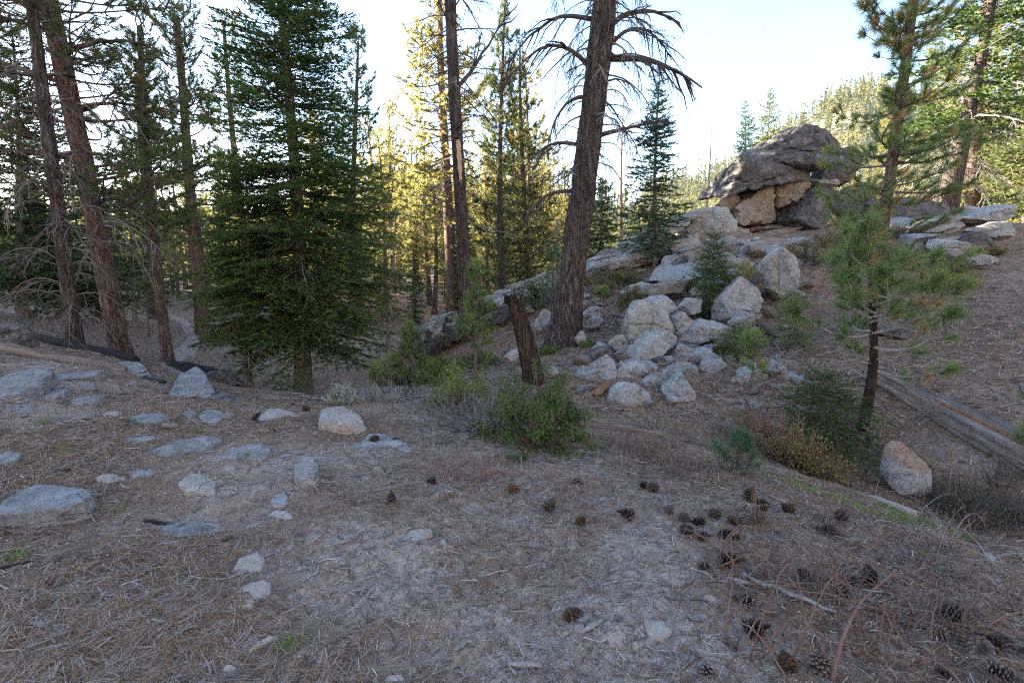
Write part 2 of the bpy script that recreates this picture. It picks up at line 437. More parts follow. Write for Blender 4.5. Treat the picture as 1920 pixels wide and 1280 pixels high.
# ------------------------------------------------------------------ terrain
CTRL_PX = [  # (px, py, forward distance) read off the photograph
    # foreground shelf and its crest
    (0, 980, 3.0), (0, 780, 4.9), (0, 700, 6.2), (0, 645, 8.2), (200, 690, 7.6), (150, 850, 4.1), (330, 760, 5.7), (300, 960, 3.1),
    (500, 765, 5.9), (650, 765, 6.2), (750, 775, 5.9), (600, 900, 3.75), (900, 830, 4.75), (1000, 852, 4.5), (1100, 850, 4.5),
    (960, 960, 3.2), (1200, 862, 4.5), (1250, 1000, 2.95), (1400, 885, 4.45), (1500, 902, 4.5), (1600, 1100, 2.45), (1700, 955, 4.15),
    (1830, 1003, 3.85), (1900, 1080, 2.85), (1900, 1200, 2.1), (1500, 985, 3.2), (400, 1150, 2.1), (960, 1270, 1.8), (1600, 1250, 1.85),
    # creek
    (1100, 772, 7.0), (1190, 776, 7.5), (1280, 772, 7.6), (1240, 806, 6.4), (1350, 820, 6.5), (1450, 856, 6.3), (1590, 900, 6.0), (1700, 908, 5.9),
    (1790, 965, 5.4), (1905, 1015, 4.9),
    # drop to the valley floor, left
    (250, 672, 10.8), (140, 652, 10.0), (450, 724, 9.0), (465, 731, 10.4), (568, 742, 11.0), (680, 748, 8.0), (725, 733, 11.0), (330, 690, 13.0),
    (350, 640, 18.0), (380, 602, 25.0), (250, 562, 38.0), (450, 602, 26.0), (90, 600, 17.0), (10, 585, 22.0), (690, 702, 13.5),
    (800, 684, 14.0), (890, 718, 8.4), (600, 640, 19.0), (960, 745, 7.2),
    # rocky spur
    (870, 642, 14.0), (980, 700, 8.8), (1055, 648, 11.5), (1150, 602, 13.0), (1215, 652, 10.3), (1200, 692, 9.2), (1340, 640, 11.0),
    (1420, 600, 13.0), (1450, 705, 8.7), (1510, 765, 7.4), (1620, 806, 6.9), (1634, 612, 10.6), (1700, 645, 9.6), (1800, 785, 6.9),
    (1915, 855, 6.0), (1650, 705, 8.5), (1905, 640, 9.0), (1905, 540, 12.5), (1800, 500, 16.0), (1905, 470, 18.0), (1840, 418, 21.0),
    (1480, 505, 14.8), (1300, 562, 14.0), (1250, 500, 17.5), (1150, 482, 19.5), (1050, 530, 17.5), (950, 560, 16.5), (850, 612, 15.5),
    (1300, 436, 20.5), (1450, 440, 21.5), (1600, 420, 21.5), (1720, 420, 20.5), (1550, 620, 11.5), (1560, 520, 14.5), (1700, 520, 14.5),
]
CTRL_W = [  # world points outside or hidden from the frame
    (0, 0, 0), (-2, 0, .05), (2, 0, 0), (-5, 0, .35), (5, 1, -.5), (0, -4, .1), (-6, -5, .5), (6, -5, -.8), (-10, 4, .7), (-12, 9, .5), (9, 3, -.6),
    (12, 0, -.6), (-20, 0, 1.2), (-20, 15, .3), (20, 4, 1.2), (20, 12, 1.9), (24, 20, 2.8), (30, 10, 3),
    (-2, 22, -1.5), (0, 28, -1.7), (6, 30, -.6), (12, 33, .6), (20, 34, 2.0), (30, 32, 3.0), (-10, 45, -1.8), (0, 48, -2.2), (15, 50, -.5), (30, 52, 1.5),
    (-25, 30, -1.2), (-30, 45, -1.5), (40, 25, 4), (40, 50, 3), (-35, 10, 1), (0, -20, 1), (-25, -15, 2), (25, -12, 1.5), (42, 0, 3), (-42, 30, -.5), (0, 70, -2.5), (-30, 70, -2), (40, 70, 2),
]
_cp = np.array([unproj(*c) for c in CTRL_PX] + [np.array(c, float) for c in CTRL_W])

def _phi(r2):
    return 0.5 * r2 * np.log(np.maximum(r2, 1e-9))

_n = len(_cp)
_d2 = ((_cp[:, None, :2] - _cp[None, :, :2]) ** 2).sum(-1)
_K = _phi(_d2) + np.eye(_n) * 0.2
_Pm = np.c_[np.ones(_n), _cp[:, :2]]
_A = np.zeros((_n + 3, _n + 3)); _A[:_n, :_n] = _K; _A[:_n, _n:] = _Pm; _A[_n:, :_n] = _Pm.T
_w = np.linalg.solve(_A, np.r_[_cp[:, 2], 0, 0, 0])

GX0, GX1, GY0, GY1, GS = -46.0, 46.0, -22.0, 76.0, 0.2
_gx = np.arange(GX0, GX1 + GS / 2, GS); _gy = np.arange(GY0, GY1 + GS / 2, GS)
_grid = np.empty((len(_gy), len(_gx)))
for j, yy in enumerate(_gy):
    r2 = (_gx[:, None] - _cp[None, :, 0]) ** 2 + (yy - _cp[None, :, 1]) ** 2
    _grid[j] = _phi(r2) @ _w[:_n] + _w[_n] + _w[_n + 1] * _gx + _w[_n + 2] * yy
_grid = np.clip(_grid, -4, 9)

_AZ = np.radians([-180, -120, -90, -60, -48, -35, -25, -17, -12, -6, 0, 6, 12, 18, 24, 28, 31, 33, 36, 42, 50, 70, 100, 140, 180])
_EL = np.radians([6, 6, 5, 3, 1.0, 1.0, 2.5, 5.8, 7.2, 7.0, 6.2, 5.4, 5.0, 5.8, 7.8, 10.4, 12.6, 13.0, 11.6, 9.5, 8.5, 8, 8, 7, 6])

def _far(x, y):
    r = np.hypot(x, y); az = np.arctan2(x, y)
    e = np.interp(az, _AZ, _EL)
    peak = 330.0
    up = sstep(80, peak, r) ** 1.5 - 0.35 * sstep(peak, 800, r)
    z = -2.0 + (np.tan(e) * peak + 3.5) * up
    P = np.stack([x / 40.0, y / 40.0, np.zeros_like(x)], -1).reshape(-1, 3)
    z = z + (fbm(P, 4, 5) * 9.0).reshape(x.shape) * sstep(80, 200, r)
    # the ridge to the left of the frame, whose shadow lies over the near ground
    n1 = (fbm(P * 2.2, 3, 9) * 5.0).reshape(x.shape)
    m = 46.0 * sstep(-58, -104, x) * sstep(78, 62, y + n1 * 0.8) * sstep(2, 26, y) * sstep(-185, -135, x)
    return np.maximum(z, -2.0 + m + n1 * 0.3 * (m > 1))

def H(x, y):
    x = np.asarray(x, float); y = np.asarray(y, float)
    fx = np.clip((x - GX0) / GS, 0, len(_gx) - 1.001); fy = np.clip((y - GY0) / GS, 0, len(_gy) - 1.001)
    ix = fx.astype(int); iy = fy.astype(int); u = fx - ix; v = fy - iy
    g = (_grid[iy, ix] * (1 - u) * (1 - v) + _grid[iy, ix + 1] * u * (1 - v) + _grid[iy + 1, ix] * (1 - u) * v + _grid[iy + 1, ix + 1] * u * v)
    b = np.maximum(sstep(30, 45, np.abs(x)), np.maximum(sstep(55, 74, y), sstep(-10, -21, y)))
    far = np.where(b > 0, _far(x, y), 0.0)
    # unseen hillside added behind and right of the viewpoint, bouncing sun into shade
    d = -0.85 * y + 0.5 * x
    return g * (1 - b) + far * b + 56.0 * sstep(20, 98, d)

def micro(x, y):
    P = np.stack([x, y, np.zeros_like(x)], -1).reshape(-1, 3)
    r = np.hypot(x, y)
    fade = 1 - sstep(25, 60, r)
    a = fbm(P * 1.3, 3, 21) * 0.06 + fbm(P * 6.0, 3, 33) * 0.022
    a = a.reshape(np.shape(x))
    b = (fbm(P * 22.0, 2, 41) * 0.016).reshape(np.shape(x))
    return (a + b * (r < 9)) * fade

def gz(x, y):
    x = np.atleast_1d(np.asarray(x, float)); y = np.atleast_1d(np.asarray(y, float))
    return H(x, y) + micro(x, y)

def ground_pt(px, py, tmax=60.0):
    """Where the sight line through a pixel first meets the ground."""
    p0 = CAM; d = unproj(px, py, 1.0) - CAM
    t = np.concatenate([np.arange(0.8, 12, 0.02), np.arange(12, tmax, 0.1)])
    P = p0 + d[None] * t[:, None]
    below = P[:, 2] < H(P[:, 0], P[:, 1])
    k = np.argmax(below)
    if not below.any(): k = len(t) - 1
    q = P[k]
    return np.array([q[0], q[1], float(gz(q[0], q[1])[0])])

def at_ground(px, py, Y):
    """The ground point under the pixel column at distance Y."""
    q = unproj(px, py, Y)
    return np.array([q[0], q[1], float(gz(q[0], q[1])[0])])

def _ground_mesh():
    az = np.radians(np.r_[np.arange(-56, 56, 0.34), np.arange(56, 304, 4.0)])
    r = np.r_[0.02, np.geomspace(0.5, 62, 240), np.geomspace(64, 950, 60)]
    A, Rr = np.meshgrid(az, r, indexing='ij')
    x = np.sin(A) * Rr; y = np.cos(A) * Rr
    z = H(x, y) + micro(x, y)
    na, nr = A.shape
    v = np.stack([x, y, z], -1).reshape(-1, 3)
    i, j = np.meshgrid(np.arange(na), np.arange(nr - 1), indexing='ij'); i2 = (i + 1) % na
    a, b, c, d = i * nr + j, i * nr + j + 1, i2 * nr + j + 1, i2 * nr + j
    f = np.concatenate([np.stack([a, b, c], -1).reshape(-1, 3), np.stack([a, c, d], -1).reshape(-1, 3)])[:, ::-1]
    g = Geo()
    # tint holds how much duff covers the sand: more under the trees and in the creek bank, little on the shelf
    P = v.copy(); P[:, 2] = 0
    t = 0.56 + 0.55 * fbm(P * 0.55, 4, 77)
    wx, wy = v[:, 0], v[:, 1]
    creek = np.exp(-((wy - (8.3 - 0.62 * wx)) / 1.6) ** 2) * sstep(0.0, 2.0, wx) * sstep(9, 6, wx)
    t = t + 0.5 * creek + 0.25 * sstep(9, 13, wy) * sstep(4, -2, wx) + 0.2 * sstep(6, 9, wy) * sstep(8, 4, wx)
    t = t - 0.42 * np.exp(-((wx - 0.1) / 1.0) ** 2 - ((wy - 3.0) / 1.8) ** 2) + 0.30 * sstep(4, 6, wx) * sstep(6, 8, wy) + 0.12 * sstep(0.5, -2.5, wx) * sstep(5.5, 3, wy)
    g.add(v, f, 0, np.clip(t, 0, 1))
    o = g.build('ground', [M['ground']])
    return tag(o, kind='structure')

def _ground_mat():
    m, nt = mat_new('sandy_forest_floor'); b = NB(nt)
    v = b.coord('Object')
    n1 = b.noise(v, 0.9, 5, 0.65); n2 = b.noise(v, 7, 6, 0.72); n3 = b.noise(v, 34, 6, 0.8); grit = b.noise(v, 120, 3, 0.75)
    sand = b.ramp(b.math('ADD', b.math('MULTIPLY', n2, 0.5), b.math('MULTIPLY', n3, 0.5)),
                  [(0.30, (0.26, 0.20, 0.15)), (0.5, (0.46, 0.375, 0.295)), (0.68, (0.60, 0.515, 0.43))])
    sand = b.mix(b.ramp(grit, [(0.54, 0.0), (0.64, 0.8)]), sand, (0.58, 0.53, 0.48))
    sand = b.mix(b.ramp(grit, [(0.36, 0.85), (0.47, 0.0)]), sand, (0.11, 0.09, 0.08))
    crumb_shade = b.noise(v, 16, 7, 0.85, 0.6)
    sand = b.mix(b.ramp(crumb_shade, [(0.38, 0.9), (0.50, 0.0)]), sand, (0.11, 0.082, 0.065))  # dark gaps between crumbs, with fine shadow put into the colour
    sand = b.mix(b.ramp(crumb_shade, [(0.53, 0.0), (0.63, 0.6)]), sand, (0.62, 0.55, 0.49))
    duff = b.ramp(b.math('ADD', b.math('MULTIPLY', n2, 0.35), b.math('MULTIPLY', n3, 0.65)),
                  [(0.34, (0.025, 0.017, 0.013)), (0.46, (0.15, 0.095, 0.062)), (0.56, (0.33, 0.23, 0.155)), (0.68, (0.50, 0.41, 0.33))])  # darkest duff stop lowered to paint in shadow between needles
    k = b.math('ADD', b.attr(), b.math('MULTIPLY', b.math('SUBTRACT', n2, 0.5), 1.1))
    k = b.math('ADD', k, b.math('MULTIPLY', b.math('SUBTRACT', n3, 0.5), 0.8))
    col = b.mix(b.ramp(k, [(0.36, 0.0), (0.62, 1.0)]), sand, duff)
    # beyond the valley: dry pale slopes with scrub between the trees
    g = b.n('ShaderNodeNewGeometry'); ln = b.n('ShaderNodeVectorMath', operation='LENGTH'); b.set(ln.inputs[0], g.outputs['Position'])
    far = b.ramp(b.math('MULTIPLY', ln.outputs['Value'], 0.005), [(0.2, 0.0), (0.5, 1.0)])
    slope = b.ramp(b.noise(v, 0.09, 6, 0.7), [(0.38, (0.12, 0.12, 0.075)), (0.55, (0.27, 0.255, 0.20)), (0.7, (0.42, 0.40, 0.36))])  # palette lightened so the added hill behind reflects more sun
    col = b.mix(far, col, slope)
    h = b.math('ADD', b.math('MULTIPLY', n3, 0.6), b.math('ADD', b.math('MULTIPLY', grit, 0.25), b.math('MULTIPLY', n2, 0.5)))
    b.out(col, 0.95, b.bump(h, 1.0, 0.05), spec=0.1)
    return m

M['ground'] = _ground_mat()
_ground_mesh()

# the trodden path beyond the shelf
def _path():
    m, nt = mat_new('trodden_sand'); b = NB(nt)
    v = b.coord('Object')
    n2 = b.noise(v, 9, 5, 0.7)
    b.out(b.ramp(n2, [(0.3, (0.20, 0.155, 0.125)), (0.7, (0.34, 0.275, 0.225))]), 0.95, b.bump(n2, 0.6, 0.03), spec=0.1)
    pts = [at_ground(x, y, Y) for x, y, Y in ((352, 722, 9.6), (322, 700, 12), (318, 690, 13.2), (338, 675, 15), (358, 655, 17), (366, 640, 19), (356, 622, 22.5), (330, 608, 26))]
    pts = np.array(pts)[:, :2]
    s = np.linspace(0, len(pts) - 1, 90)
    c = np.stack([np.interp(s, np.arange(len(pts)), pts[:, k]) for k in (0, 1)], -1)
    c[:, 0] = np.convolve(np.pad(c[:, 0], 6, 'edge'), np.ones(13) / 13, 'valid'); c[:, 1] = np.convolve(np.pad(c[:, 1], 6, 'edge'), np.ones(13) / 13, 'valid')
    tn = norm(np.gradient(c, axis=0)); nn = np.stack([-tn[:, 1], tn[:, 0]], -1)
    u = np.linspace(-1, 1, 9)
    wl = 0.30 + 0.16 * fbm(np.c_[s * 2, s * 0, s * 0], 3, 3)
    P = c[:, None, :] + nn[:, None, :] * (u[None, :, None] * wl[:, None, None])
    z = H(P[..., 0], P[..., 1]) + micro(P[..., 0], P[..., 1]) + 0.03 * (1 - np.abs(u)[None, :]) ** 0.5 - 0.012
    vv = np.concatenate([P, z[..., None]], -1).reshape(-1, 3)
    i, j = np.meshgrid(np.arange(89), np.arange(8), indexing='ij')
    a = i * 9 + j
    f = np.concatenate([np.stack([a, a + 1, a + 10], -1).reshape(-1, 3), np.stack([a, a + 10, a + 9], -1).reshape(-1, 3)])[:, ::-1]
    g = Geo(); g.add(vv, f)
    tag(g.build('path', [m]), kind='structure')
_path()
# ------------------------------------------------------------------ foliage templates
def lerp_curve(s, x, y):
    return np.interp(s, x, y)

def fir_branch(L, seed, dens=1.0, nn=4, nw=0.012, nlen=0.035):
    """One flat fir bough along +x, length L metres: wood is material 0, needles material 1."""
    r = np.random.default_rng(seed)
    g = Geo()
    K = 8
    s = np.linspace(0, 1, K)
    ax = np.stack([s * L, 0.04 * L * np.sin(s * 5 + seed), -0.10 * L * s ** 1.3 + 0.10 * L * s ** 3], -1)
    tubes(g, ax, 0.012 * L ** 0.8 * (1 - s * 0.85) + 0.002, 4, 0, 0.5)
    step = 0.085 / dens
    pos = np.arange(0.10 * L, 0.99 * L, step)
    SB, SD, SL = [], [], []
    lat, latr = [], []
    for k, q in enumerate(pos):
        side = 1 if k % 2 else -1
        u = q / L
        ll = min(0.62 * L, (1 - u) * L * 0.62 + 0.07) * r.uniform(0.75, 1.15)
        if u < 0.22: ll *= 0.35 + 2.5 * u
        ang = R(r.uniform(48, 66)) * side
        base = np.array([np.interp(u, s, ax[:, i]) for i in range(3)])
        d = np.array([math.cos(ang), math.sin(ang), r.uniform(-0.22, 0.12)])
        e = base + d * ll + np.array([0.12 * ll, 0, -0.12 * ll])
        m = (base + e) * 0.5 + np.array([0, 0, 0.03 * ll])
        lat.append(np.stack([base, m, e])); latr.append([0.004, 0.003, 0.0012])
        ns = max(2, int(ll / (0.062 / dens)))
        for j in range(ns + 1):
            t = (j + 0.6) / (ns + 0.6)
            p = base * (1 - t) ** 2 + 2 * m * t * (1 - t) + e * t * t
            sd = 1 if j % 2 else -1
            a2 = ang + sd * R(r.uniform(35, 60))
            if j == ns: a2 = ang
            SB.append(p); SD.append([math.cos(a2), math.sin(a2), r.uniform(-0.3, 0.25)])
            SL.append(r.uniform(0.07, 0.125) * (1.2 if j == ns else 1))
    SB.append(ax[-1]); SD.append([1, 0, 0.1]); SL.append(0.12)
    tubes(g, np.array(lat), np.array(latr), 3, 0, 0.5, cap=False)
    SB, SD, SL = np.array(SB), norm(np.array(SD)), np.array(SL)
    # needles: pairs of blades set along each shoot, slightly swept forward
    n = len(SB)
    tt = np.linspace(0.05, 1.0, nn)
    for ti in tt:
        for sd in (-1, 1):
            P = SB + SD * (SL * ti)[:, None]
            side = norm(np.cross(SD, [0, 0, 1.0])) * sd
            D = norm(SD * 0.75 + side * (1.0 if ti < 0.95 else 0.3) + np.array([0, 0, 1.0]) * r.uniform(-0.1, 0.55, (n, 1)))
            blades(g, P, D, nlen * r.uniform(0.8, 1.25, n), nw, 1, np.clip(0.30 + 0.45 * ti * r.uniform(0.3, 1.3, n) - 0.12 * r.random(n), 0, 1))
    return Tpl(g)

def pine_branch(L, seed, ntuft=9, nn=30, nl=0.17, nw=0.008, up=0.25, brown=0.06):
    """One pine bough along +x with needle tufts toward its ends."""
    r = np.random.default_rng(seed)
    g = Geo()
    K = 8; s = np.linspace(0, 1, K)
    ax = np.stack([s * L, 0.10 * L * np.sin(s * 4 + seed), -0.08 * L * np.sin(s * 3.1) + up * L * s ** 2.2], -1)
    tubes(g, ax, (0.014 + 0.012 * L) * (1 - 0.8 * s) * 0.9, 4, 0)
    tips = [(ax[-1], norm(ax[-1] - ax[-2]))]
    subs = []
    for k in range(ntuft):
        u = r.uniform(0.28, 0.97) if L > 0.7 else r.uniform(0.15, 0.97)
        b = np.array([np.interp(u, s, ax[:, i]) for i in range(3)])
        ang = R(r.uniform(25, 75)) * (1 if k % 2 else -1)
        ll = L * r.uniform(0.12, 0.42) * (1.15 - u * 0.7)
        d = norm(np.array([math.cos(ang), math.sin(ang), r.uniform(-0.15, 0.5)]))
        e = b + d * ll + np.array([0, 0, 0.18 * ll])
        subs.append(np.stack([b, (b + e) / 2 - np.array([0, 0, 0.03 * ll]), e]))
        tips.append((e, norm(e - b + np.array([0, 0, 0.3 * ll]))))
        if r.random() < 0.5 and ll > 0.25: tips.append(((b + e) / 2, norm(d + r.normal(0, 0.5, 3))))
    if subs: tubes(g, np.array(subs), np.tile([0.010, 0.008, 0.006], (len(subs), 1)) * (0.6 + 0.4 * L), 3, 0, cap=False)
    C = np.array([t[0] for t in tips]); A = np.array([t[1] for t in tips])
    n = len(C)
    col = np.where(r.random(n) < brown, 0.97, r.uniform(0.2, 0.8, n))
    B = np.repeat(C, nn, 0) + np.repeat(A, nn, 0) * r.uniform(-0.12, 0.03, (n * nn, 1))
    D = norm(np.repeat(A, nn, 0) * r.uniform(0.3, 1.7, (n * nn, 1)) + norm(r.normal(size=(n * nn, 3))))
    blades(g, B, D, nl * r.uniform(0.7, 1.15, n * nn), nw, 1, np.repeat(col, nn) + r.uniform(-0.08, 0.08, n * nn), bend=0.12)
    return Tpl(g)

def crown_fir(g, P, height, zlow, rad_low, tpls, spacing, per, seed, dens_top=1.0, skip=0.0, asym=0.0):
    """Stamp boughs round a stem. P(z) gives the stem's axis point."""
    r = np.random.default_rng(seed)
    z = zlow; rows = []
    ls = sorted(tpls)
    while z < height * 0.985:
        u = (z - zlow) / (height - zlow)
        L = rad_low * (1 - u) ** 0.85 * (0.55 + 0.45 * min(1, u * 7)) + 0.10
        k = max(3, int(round(per * (1 - 0.35 * u))))
        off = r.uniform(0, 6.28)
        for i in range(k):
            if r.random() < skip: continue
            az = off + i * 6.283 / k + r.normal(0, 0.25)
            l = L * r.uniform(0.5, 1.22) * (1 + asym * math.cos(az))
            pt = R(-16 + 48 * u ** 1.2) + r.normal(0, 0.09)
            rows.append((z + r.normal(0, spacing * 0.3), az, pt, l))
        z += spacing * r.uniform(0.8, 1.2) * (1 - 0.45 * u)
    rows = np.array(rows)
    pick = np.array([min(range(len(ls)), key=lambda i: abs(math.log(ls[i] / l))) for l in rows[:, 3]])
    for i, l0 in enumerate(ls):
        q = rows[pick == i]
        if len(q) == 0: continue
        Mx = frames(q[:, 1], q[:, 2], r.normal(0, 0.22, len(q)), q[:, 3] / l0)
        O = np.array([P(h) for h in q[:, 0]])
        tpls[l0].stamp(g, Mx, O, r.normal(0, 0.12, len(q)))
    # leader
    top = P(height); t0 = P(height * 0.96)
    tubes(g, np.stack([t0, (t0 + top) / 2, top + (top - t0) * 0.3]), np.array([0.012, 0.008, 0.003]), 4, 0)

def crown_pine(g, P, height, zlow, prof, tpls, nb, seed, pitch=(-5, 35)):
    """prof(u) gives the bough length at crown fraction u."""
    r = np.random.default_rng(seed)
    u = np.sort(r.random(nb)) ** 0.85
    z = zlow + u * (height - zlow)
    az = np.arange(nb) * 2.399 + r.normal(0, 0.5, nb)
    l = np.array([prof(x) for x in u]) * r.uniform(0.6, 1.2, nb)
    pt = np.radians(pitch[0] + (pitch[1] - pitch[0]) * u) + r.normal(0, 0.16, nb)
    ls = sorted(tpls)
    pick = np.array([min(range(len(ls)), key=lambda i: abs(math.log(ls[i] / max(x, .05)))) for x in l])
    for i, l0 in enumerate(ls):
        k = pick == i
        if not k.any(): continue
        Mx = frames(az[k], pt[k], r.normal(0, 0.35, k.sum()), l[k] / l0)
        tpls[l0].stamp(g, Mx, np.array([P(h) for h in z[k]]), r.normal(0, 0.10, k.sum()))
    Mx = frames(r.uniform(0, 6, 4), np.radians([80, 60, 62, 55]), np.zeros(4), np.full(4, 0.9))
    tpls[ls[0]].stamp(g, Mx, np.array([P(height)] * 4), np.zeros(4))

def stem_mesh(base_r, top_r, vec, sides=16, K=30, seed=0, bark=0.04, flare=0.35, wob=0.012, mat=0, plates=9.0):
    """A tapered trunk from the origin along vec; returns geo and axis function of height z."""
    r = np.random.default_rng(seed)
    h = vec[2]
    s = np.linspace(0, 1, K) ** 1.15
    ph = r.uniform(0, 6, 4)
    off = lambda t: np.stack([np.sin(t * 4 + ph[0]) - math.sin(ph[0]), np.sin(t * 3.3 + ph[1]) - math.sin(ph[1]), t * 0], -1) * wob * h
    ax = s[:, None] * np.asarray(vec)[None] + off(s)
    rad = base_r + (top_r - base_r) * s ** 0.9
    rad = rad * (1 + flare * np.exp(-s * h / (base_r * 2.2)))
    ax[0, 2] -= 0.25
    a = np.arange(sides) * 2 * math.pi / sides
    v = ax[:, None, :] + np.stack([np.cos(a)[None] * rad[:, None], np.sin(a)[None] * rad[:, None], np.zeros((K, sides))], -1)
    if bark > 0:
        q = v.reshape(-1, 3)
        n = np.abs(vnoise(q * np.array([plates, plates, plates * 0.22]) / max(base_r * 2, 0.15) * 0.45, seed)) + 0.5 * np.abs(vnoise(q * np.array([plates, plates, plates * 0.3]) / max(base_r * 2, .15), seed + 3))
        n = n.reshape(K, sides) - 0.4
        root = 1 + 0.9 * np.exp(-s * h / (base_r * 1.6))
        dirv = np.stack([np.cos(a), np.sin(a), a * 0], -1)
        v = v + dirv[None] * (n * bark * rad[:, None] * root[:, None] * 2.2)[..., None]
    k, s_ = np.meshgrid(np.arange(K - 1), np.arange(sides), indexing='ij'); s2 = (s_ + 1) % sides
    A = k * sides + s_; B = k * sides + s2; C = (k + 1) * sides + s2; D = (k + 1) * sides + s_
    f = np.concatenate([np.stack([A, B, C], -1).reshape(-1, 3), np.stack([A, C, D], -1).reshape(-1, 3)])
    e = (K - 1) * sides
    f = np.concatenate([f, np.array([[e, e + i, e + i + 1] for i in range(1, sides - 1)])])
    g = Geo(); g.add(v.reshape(-1, 3), f, mat)
    def P(z):
        t = np.clip(z / h, 0, 1.05)
        return np.asarray(vec) * t + off(np.atleast_1d(t))[0]
    def rad_at(z):
        return float(np.interp(np.clip(z / h, 0, 1), s, rad))
    return g, P, rad_at

def dead_branch(L, seed, r0=0.02, droop=0.5, twigs=7, rise=0.0, fine=3, curl=0.0, tw_len=0.4):
    """A bare limb along +x from the origin, drooping, with side twigs."""
    r = np.random.default_rng(seed)
    g = Geo(); K = 9; s = np.linspace(0, 1, K)
    z = rise * L * np.sin(s * 2.6) - droop * L * s ** 2.0
    y = curl * L * s ** 2 + 0.05 * L * np.cumsum(r.normal(0, 0.5, K)) / 3
    xx = s * L * (1 - 0.25 * droop * s)
    z = z + 0.02 * L * np.cumsum(r.normal(0, 0.5, K))
    y[0] = z[0] = 0
    ax = np.stack([xx, y - y[0], z - z[0]], -1)
    tubes(g, ax, r0 * (1 - 0.85 * s) + 0.0025, 6, 0)
    T, Rt, T3, R3 = [], [], [], []
    for k in range(twigs):
        u = r.uniform(0.2, 0.98)
        b = np.array([np.interp(u, s, ax[:, i]) for i in range(3)])
        t = norm(np.array([np.interp(min(1, u + .1), s, ax[:, i]) for i in range(3)]) - b + 1e-6)
        sd = 1 if k % 2 else -1
        d = norm(t * r.uniform(0.5, 1.1) + np.array([0, sd * r.uniform(0.4, 1.0), r.uniform(-0.6, 0.3)]))
        ll = L * tw_len * r.uniform(0.35, 1.0) * (1.15 - 0.6 * u)
        q = np.linspace(0, 1, 5)[:, None]
        c = b + d * q * ll - np.array([0, 0, 1]) * droop * 0.9 * ll * q ** 2 + r.normal(0, 0.035 * ll, (5, 3)) * q
        T.append(c); Rt.append(r0 * 0.36 * (1 - 0.8 * q[:, 0]) + 0.0018)
        for j in range(fine):
            w = r.uniform(0.3, 1)
            b2 = np.array([np.interp(w, q[:, 0], c[:, i]) for i in range(3)])
            d2 = norm(d + r.normal(0, 0.6, 3) + np.array([0, 0, -0.35]))
            l2 = ll * r.uniform(0.2, 0.5)
            q3 = np.linspace(0, 1, 3)[:, None]
            c2 = b2 + d2 * q3 * l2 - np.array([0, 0, 1]) * droop * 0.6 * l2 * q3 ** 2
            T3.append(c2); R3.append(np.full(3, 0.0024))
    if T: tubes(g, np.array(T), np.array(Rt), 4, 0, cap=False)
    if T3: tubes(g, np.array(T3), np.array(R3), 3, 0, cap=False)
    return g

_LIMB = {}
def limb(name, parent, mat, loc, az, pitch, L, r0, droop, twigs, rise=0.05, fine=2, seed=0, tw_len=0.45):
    """A bare limb from a pool of shared meshes, scaled to length L."""
    rq = min((0.007, 0.011, 0.016, 0.024, 0.036), key=lambda q: abs(math.log(q * L / r0)))
    dq = round(droop / 0.2) * 0.2; iq = round(rise / 0.1) * 0.1
    key = (mat, rq, dq, iq, twigs, fine, tw_len, seed % 5)
    if key not in _LIMB:
        _LIMB[key] = dead_branch(1.0, 3000 + len(_LIMB), rq, dq, twigs, iq, fine, (seed % 5 - 2) * 0.08, tw_len).mesh(name, [M[mat]])
    o = link(name, _LIMB[key], parent)
    o.matrix_local = Matrix.Translation(Vector(loc)) @ yaw_pitch(az, pitch) @ Matrix.Scale(L, 4)
    return o

def yaw_pitch(az, pitch):
    return Matrix.Rotation(az, 4, 'Z') @ Matrix.Rotation(-pitch, 4, 'Y')

def put_branch(name, g, mats, parent, loc, az, pitch):
    o = g.build(name, mats, parent)
    o.matrix_local = Matrix.Translation(Vector(loc)) @ yaw_pitch(az, pitch)
    return o

# shared bough templates
FIR_HI = {2.1: fir_branch(2.1, 1, 0.72, 4, 0.030, 0.066), 1.4: fir_branch(1.4, 2, 0.78, 4, 0.029, 0.064), 0.85: fir_branch(0.85, 3, 1.0, 4, 0.022, 0.052), 0.45: fir_branch(0.45, 4, 1.1, 4, 0.020, 0.048)}
FIR_MD = {1.6: fir_branch(1.6, 5, 0.50, 3, 0.050, 0.10), 0.9: fir_branch(0.9, 6, 0.55, 3, 0.046, 0.095), 0.45: fir_branch(0.45, 7, 0.7, 3, 0.042, 0.085)}
FIR_LO = {2.0: fir_branch(2.0, 8, 0.26, 2, 0.10, 0.20), 1.0: fir_branch(1.0, 9, 0.32, 2, 0.095, 0.19), 0.5: fir_branch(0.5, 10, 0.42, 2, 0.09, 0.17)}
FIR_SM = {0.7: fir_branch(0.7, 12, 1.0, 4, 0.016, 0.042), 0.4: fir_branch(0.4, 13, 1.15, 4, 0.015, 0.040), 0.2: fir_branch(0.2, 14, 1.5, 4, 0.013, 0.035)}
PINE_HI = {2.2: pine_branch(2.2, 21, 16, 46, 0.17, 0.008), 1.3: pine_branch(1.3, 22, 10, 46, 0.17, 0.008), 0.6: pine_branch(0.6, 23, 4, 46, 0.17, 0.008)}
PINE_MD = {2.4: pine_branch(2.4, 24, 17, 24, 0.20, 0.020), 1.4: pine_branch(1.4, 25, 11, 24, 0.20, 0.019), 0.7: pine_branch(0.7, 26, 5, 24, 0.19, 0.018)}
PINE_LO = {2.6: pine_branch(2.6, 27, 15, 12, 0.27, 0.055), 1.4: pine_branch(1.4, 28, 9, 12, 0.27, 0.05), 0.7: pine_branch(0.7, 29, 4, 12, 0.25, 0.05)}
FIR_M2 = {1.8: fir_branch(1.8, 15, 0.36, 2, 0.085, 0.15), 1.0: fir_branch(1.0, 16, 0.40, 2, 0.08, 0.14), 0.5: fir_branch(0.5, 17, 0.5, 2, 0.07, 0.12)}
